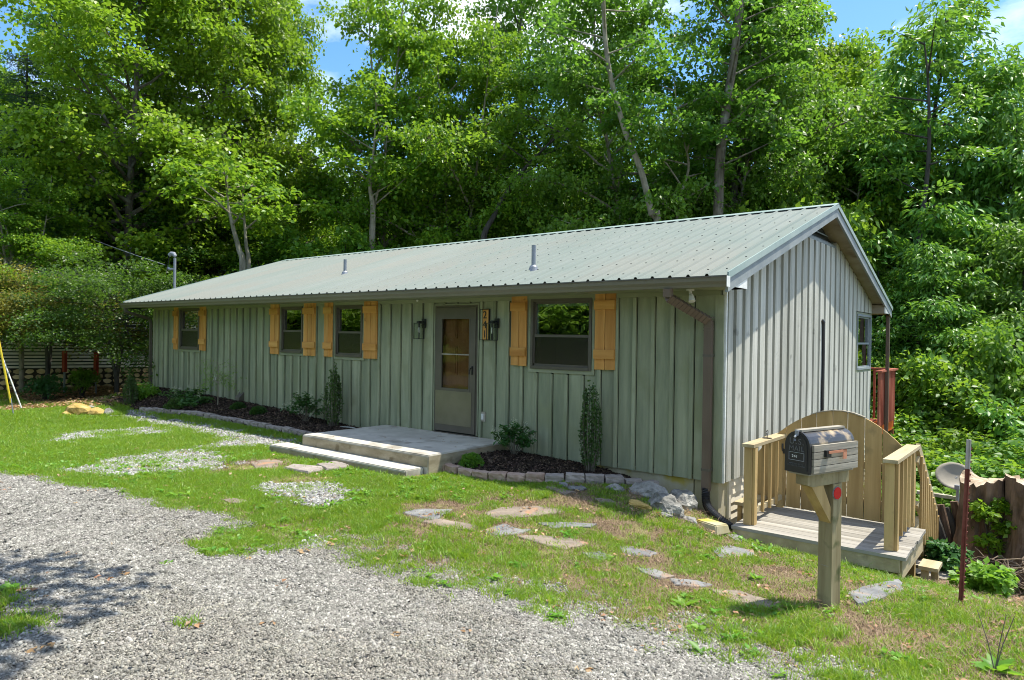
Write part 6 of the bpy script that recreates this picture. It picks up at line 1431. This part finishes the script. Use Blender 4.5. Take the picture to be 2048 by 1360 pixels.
ball(-12.0, -.95, .22, 'larger dark round shrub under the pale flowered plant', M['darkbox'], 4, .8)
# weeping maple sapling with white tag ribbons
sxp, syp = -10.95, -.55; sz_ = float(GH(sxp, syp)[0]); r = np.random.default_rng(8); mb = MB(); C_ = []
mb.tube([(0, 0, -.05), (.01, 0, .4), (0, 0, .85), (-.02, 0, 1.02)], [.012, .010, .007, .004], 6)
for i in range(26):
    a = r.uniform(0, 6.28); l = r.uniform(.35, .8); h0 = r.uniform(.45, 1.0); p0 = np.array([0, 0, h0]); p1 = p0+np.array([math.cos(a)*l*.6, math.sin(a)*l*.35, .08]); p2 = p0+np.array([math.cos(a)*l, math.sin(a)*l*.5, -.12*l-.05]); mb.tube([p0, p1, p2], [.004, .003, .0015], 4, False); C_ += [p2, (p1+p2)/2, p1]
t = thing('maple_sapling', 'thin weeping maple sapling with two white ribbons before the green wall', 'sapling', (sxp, syp, sz_)); link('trunk', mb.mesh('trunk', M['palebark']), None, t)
link('foliage', spray_leaves(r, np.array(C_), np.full(len(C_), .10), 14, .03, .06, .12, .6, .25, M['leaf_dark'], 'foliage', rnd=.6), None, t)
for dx in (0, .07): MB().bar((-.09+dx, -.05, .58), (-.05+dx, -.05, .70), .014, .003).obj('ribbon', M['white'], t)
# broad weeds close to the camera
for k_, (u, v, s, lb) in enumerate(((1990, 1345, 1.5, 'large broadleaf weed with tall seed stems at the bottom right corner'), (1400, 1310, .8, 'lone broadleaf weed rooted in the gravel edge'), (1370, 1215, 1.0, 'broadleaf weed clump in the lawn left of the mailbox shadow'), (330, 1131, .45, 'tiny tuft of grass alone in the gravel driveway'), (1510, 1160, .7, 'dark leaved weed near the large slate flagstone'))):
    g = G(u, v); r = np.random.default_rng(50+k_); n = 16; a = r.uniform(0, 6.28, n); ax = nrm(np.stack([np.cos(a), np.sin(a), r.uniform(.15, .9, n)], -1)); sd = nrm(np.cross(ax, np.array([0, 0, 1.])+r.normal(0, .2, ax.shape))); nn = np.cross(sd, ax)
    t = thing('broadleaf_weed', lb, 'weed', g); link('foliage', leafquads(np.zeros((n, 3))+r.normal(0, .01, (n, 3)), ax, sd, nn, r.uniform(.07, .14, n)*s, .24, 'foliage', M['weed']), None, t)
    if k_ == 0:
        mb = MB(); [mb.tube([(0, 0, 0), (dx*.4, 0, .18), (dx, .02, .36)], [.004, .003, .002], 5) for dx in (-.10, .05, .09)]; mb.obj('seed_stems', M['bark'], t)
# trees on the near side of the road: seen in the window glass, and one shades the gravel
def NT(kind, x, y, ztop, lab, s=1., **k): return tree(kind, x, y, ztop, lab, s, k.pop('rz', random.uniform(0, 6)), group='trees on the near side of the road' if 'bush' not in kind else 'bushes on the near side of the road', **k)
NT('maple_a', -14.5, -19, 9, 'maple across the road, mirrored in the large window', 1.0)
NT('oak_a', -20, -24, 9.5, 'oak across the road left of the mirrored maple', 1.0)
NT('maple_a', -28, -17, 9, 'maple across the road, mirrored in the second window', 1.0)
NT('oak_a', -36, -12, 9, 'oak across the road, mirrored in the leftmost window', 1.0)
NT('dark_a', -9, -23, 8, 'dark tree across the road near the mirrored maple', 1.1)
NT('dark_a', -24, -14.5, 6.5, 'dark low tree across the road between the mirrored ones', 1.1)
NT('maple_a', -18, -15.5, 8, 'nearest maple across the road, reflected in the big window', 1.0)
NT('oak_a', -11, -16, 7.5, 'nearest oak across the road, reflected in the big window', .9)
NT('dark_a', -31, -12, 7, 'dark low tree across the road facing the left windows', 1.1)
NT('maple_a', 2, -26, 9, 'maple across the road behind the viewpoint', 1.1)
NT('oak_a', 12, -22, 9, 'oak across the road behind the viewpoint at right', 1.1)
NT('shade_oak', -.7, -8.9, 13.5, 'oak left of the viewpoint whose branches shade the gravel', 1.0, rz=0)
for i, (x, y, h_) in enumerate(((-15.5,-15,4),(-12,-13.5,3.6),(-18.5,-17.5,4.5),(-10.5,-15.5,4),(-22,-13,4),(-26,-11.5,4),(-30,-10,4.2),(-34,-9,4.2),(-14,-16.5,5),(-20,-20,5))):
    NT('bush' if i % 3 else 'bushy', x, y, h_, '%s roadside bush across the road, mirrored in the front windows' % ORD[i], 1.3, name='bush', cat='bush')
print('grass', NG, 'gravel', NS, 'leaves', sum(k_[2] for k_ in KINDS_.values()))
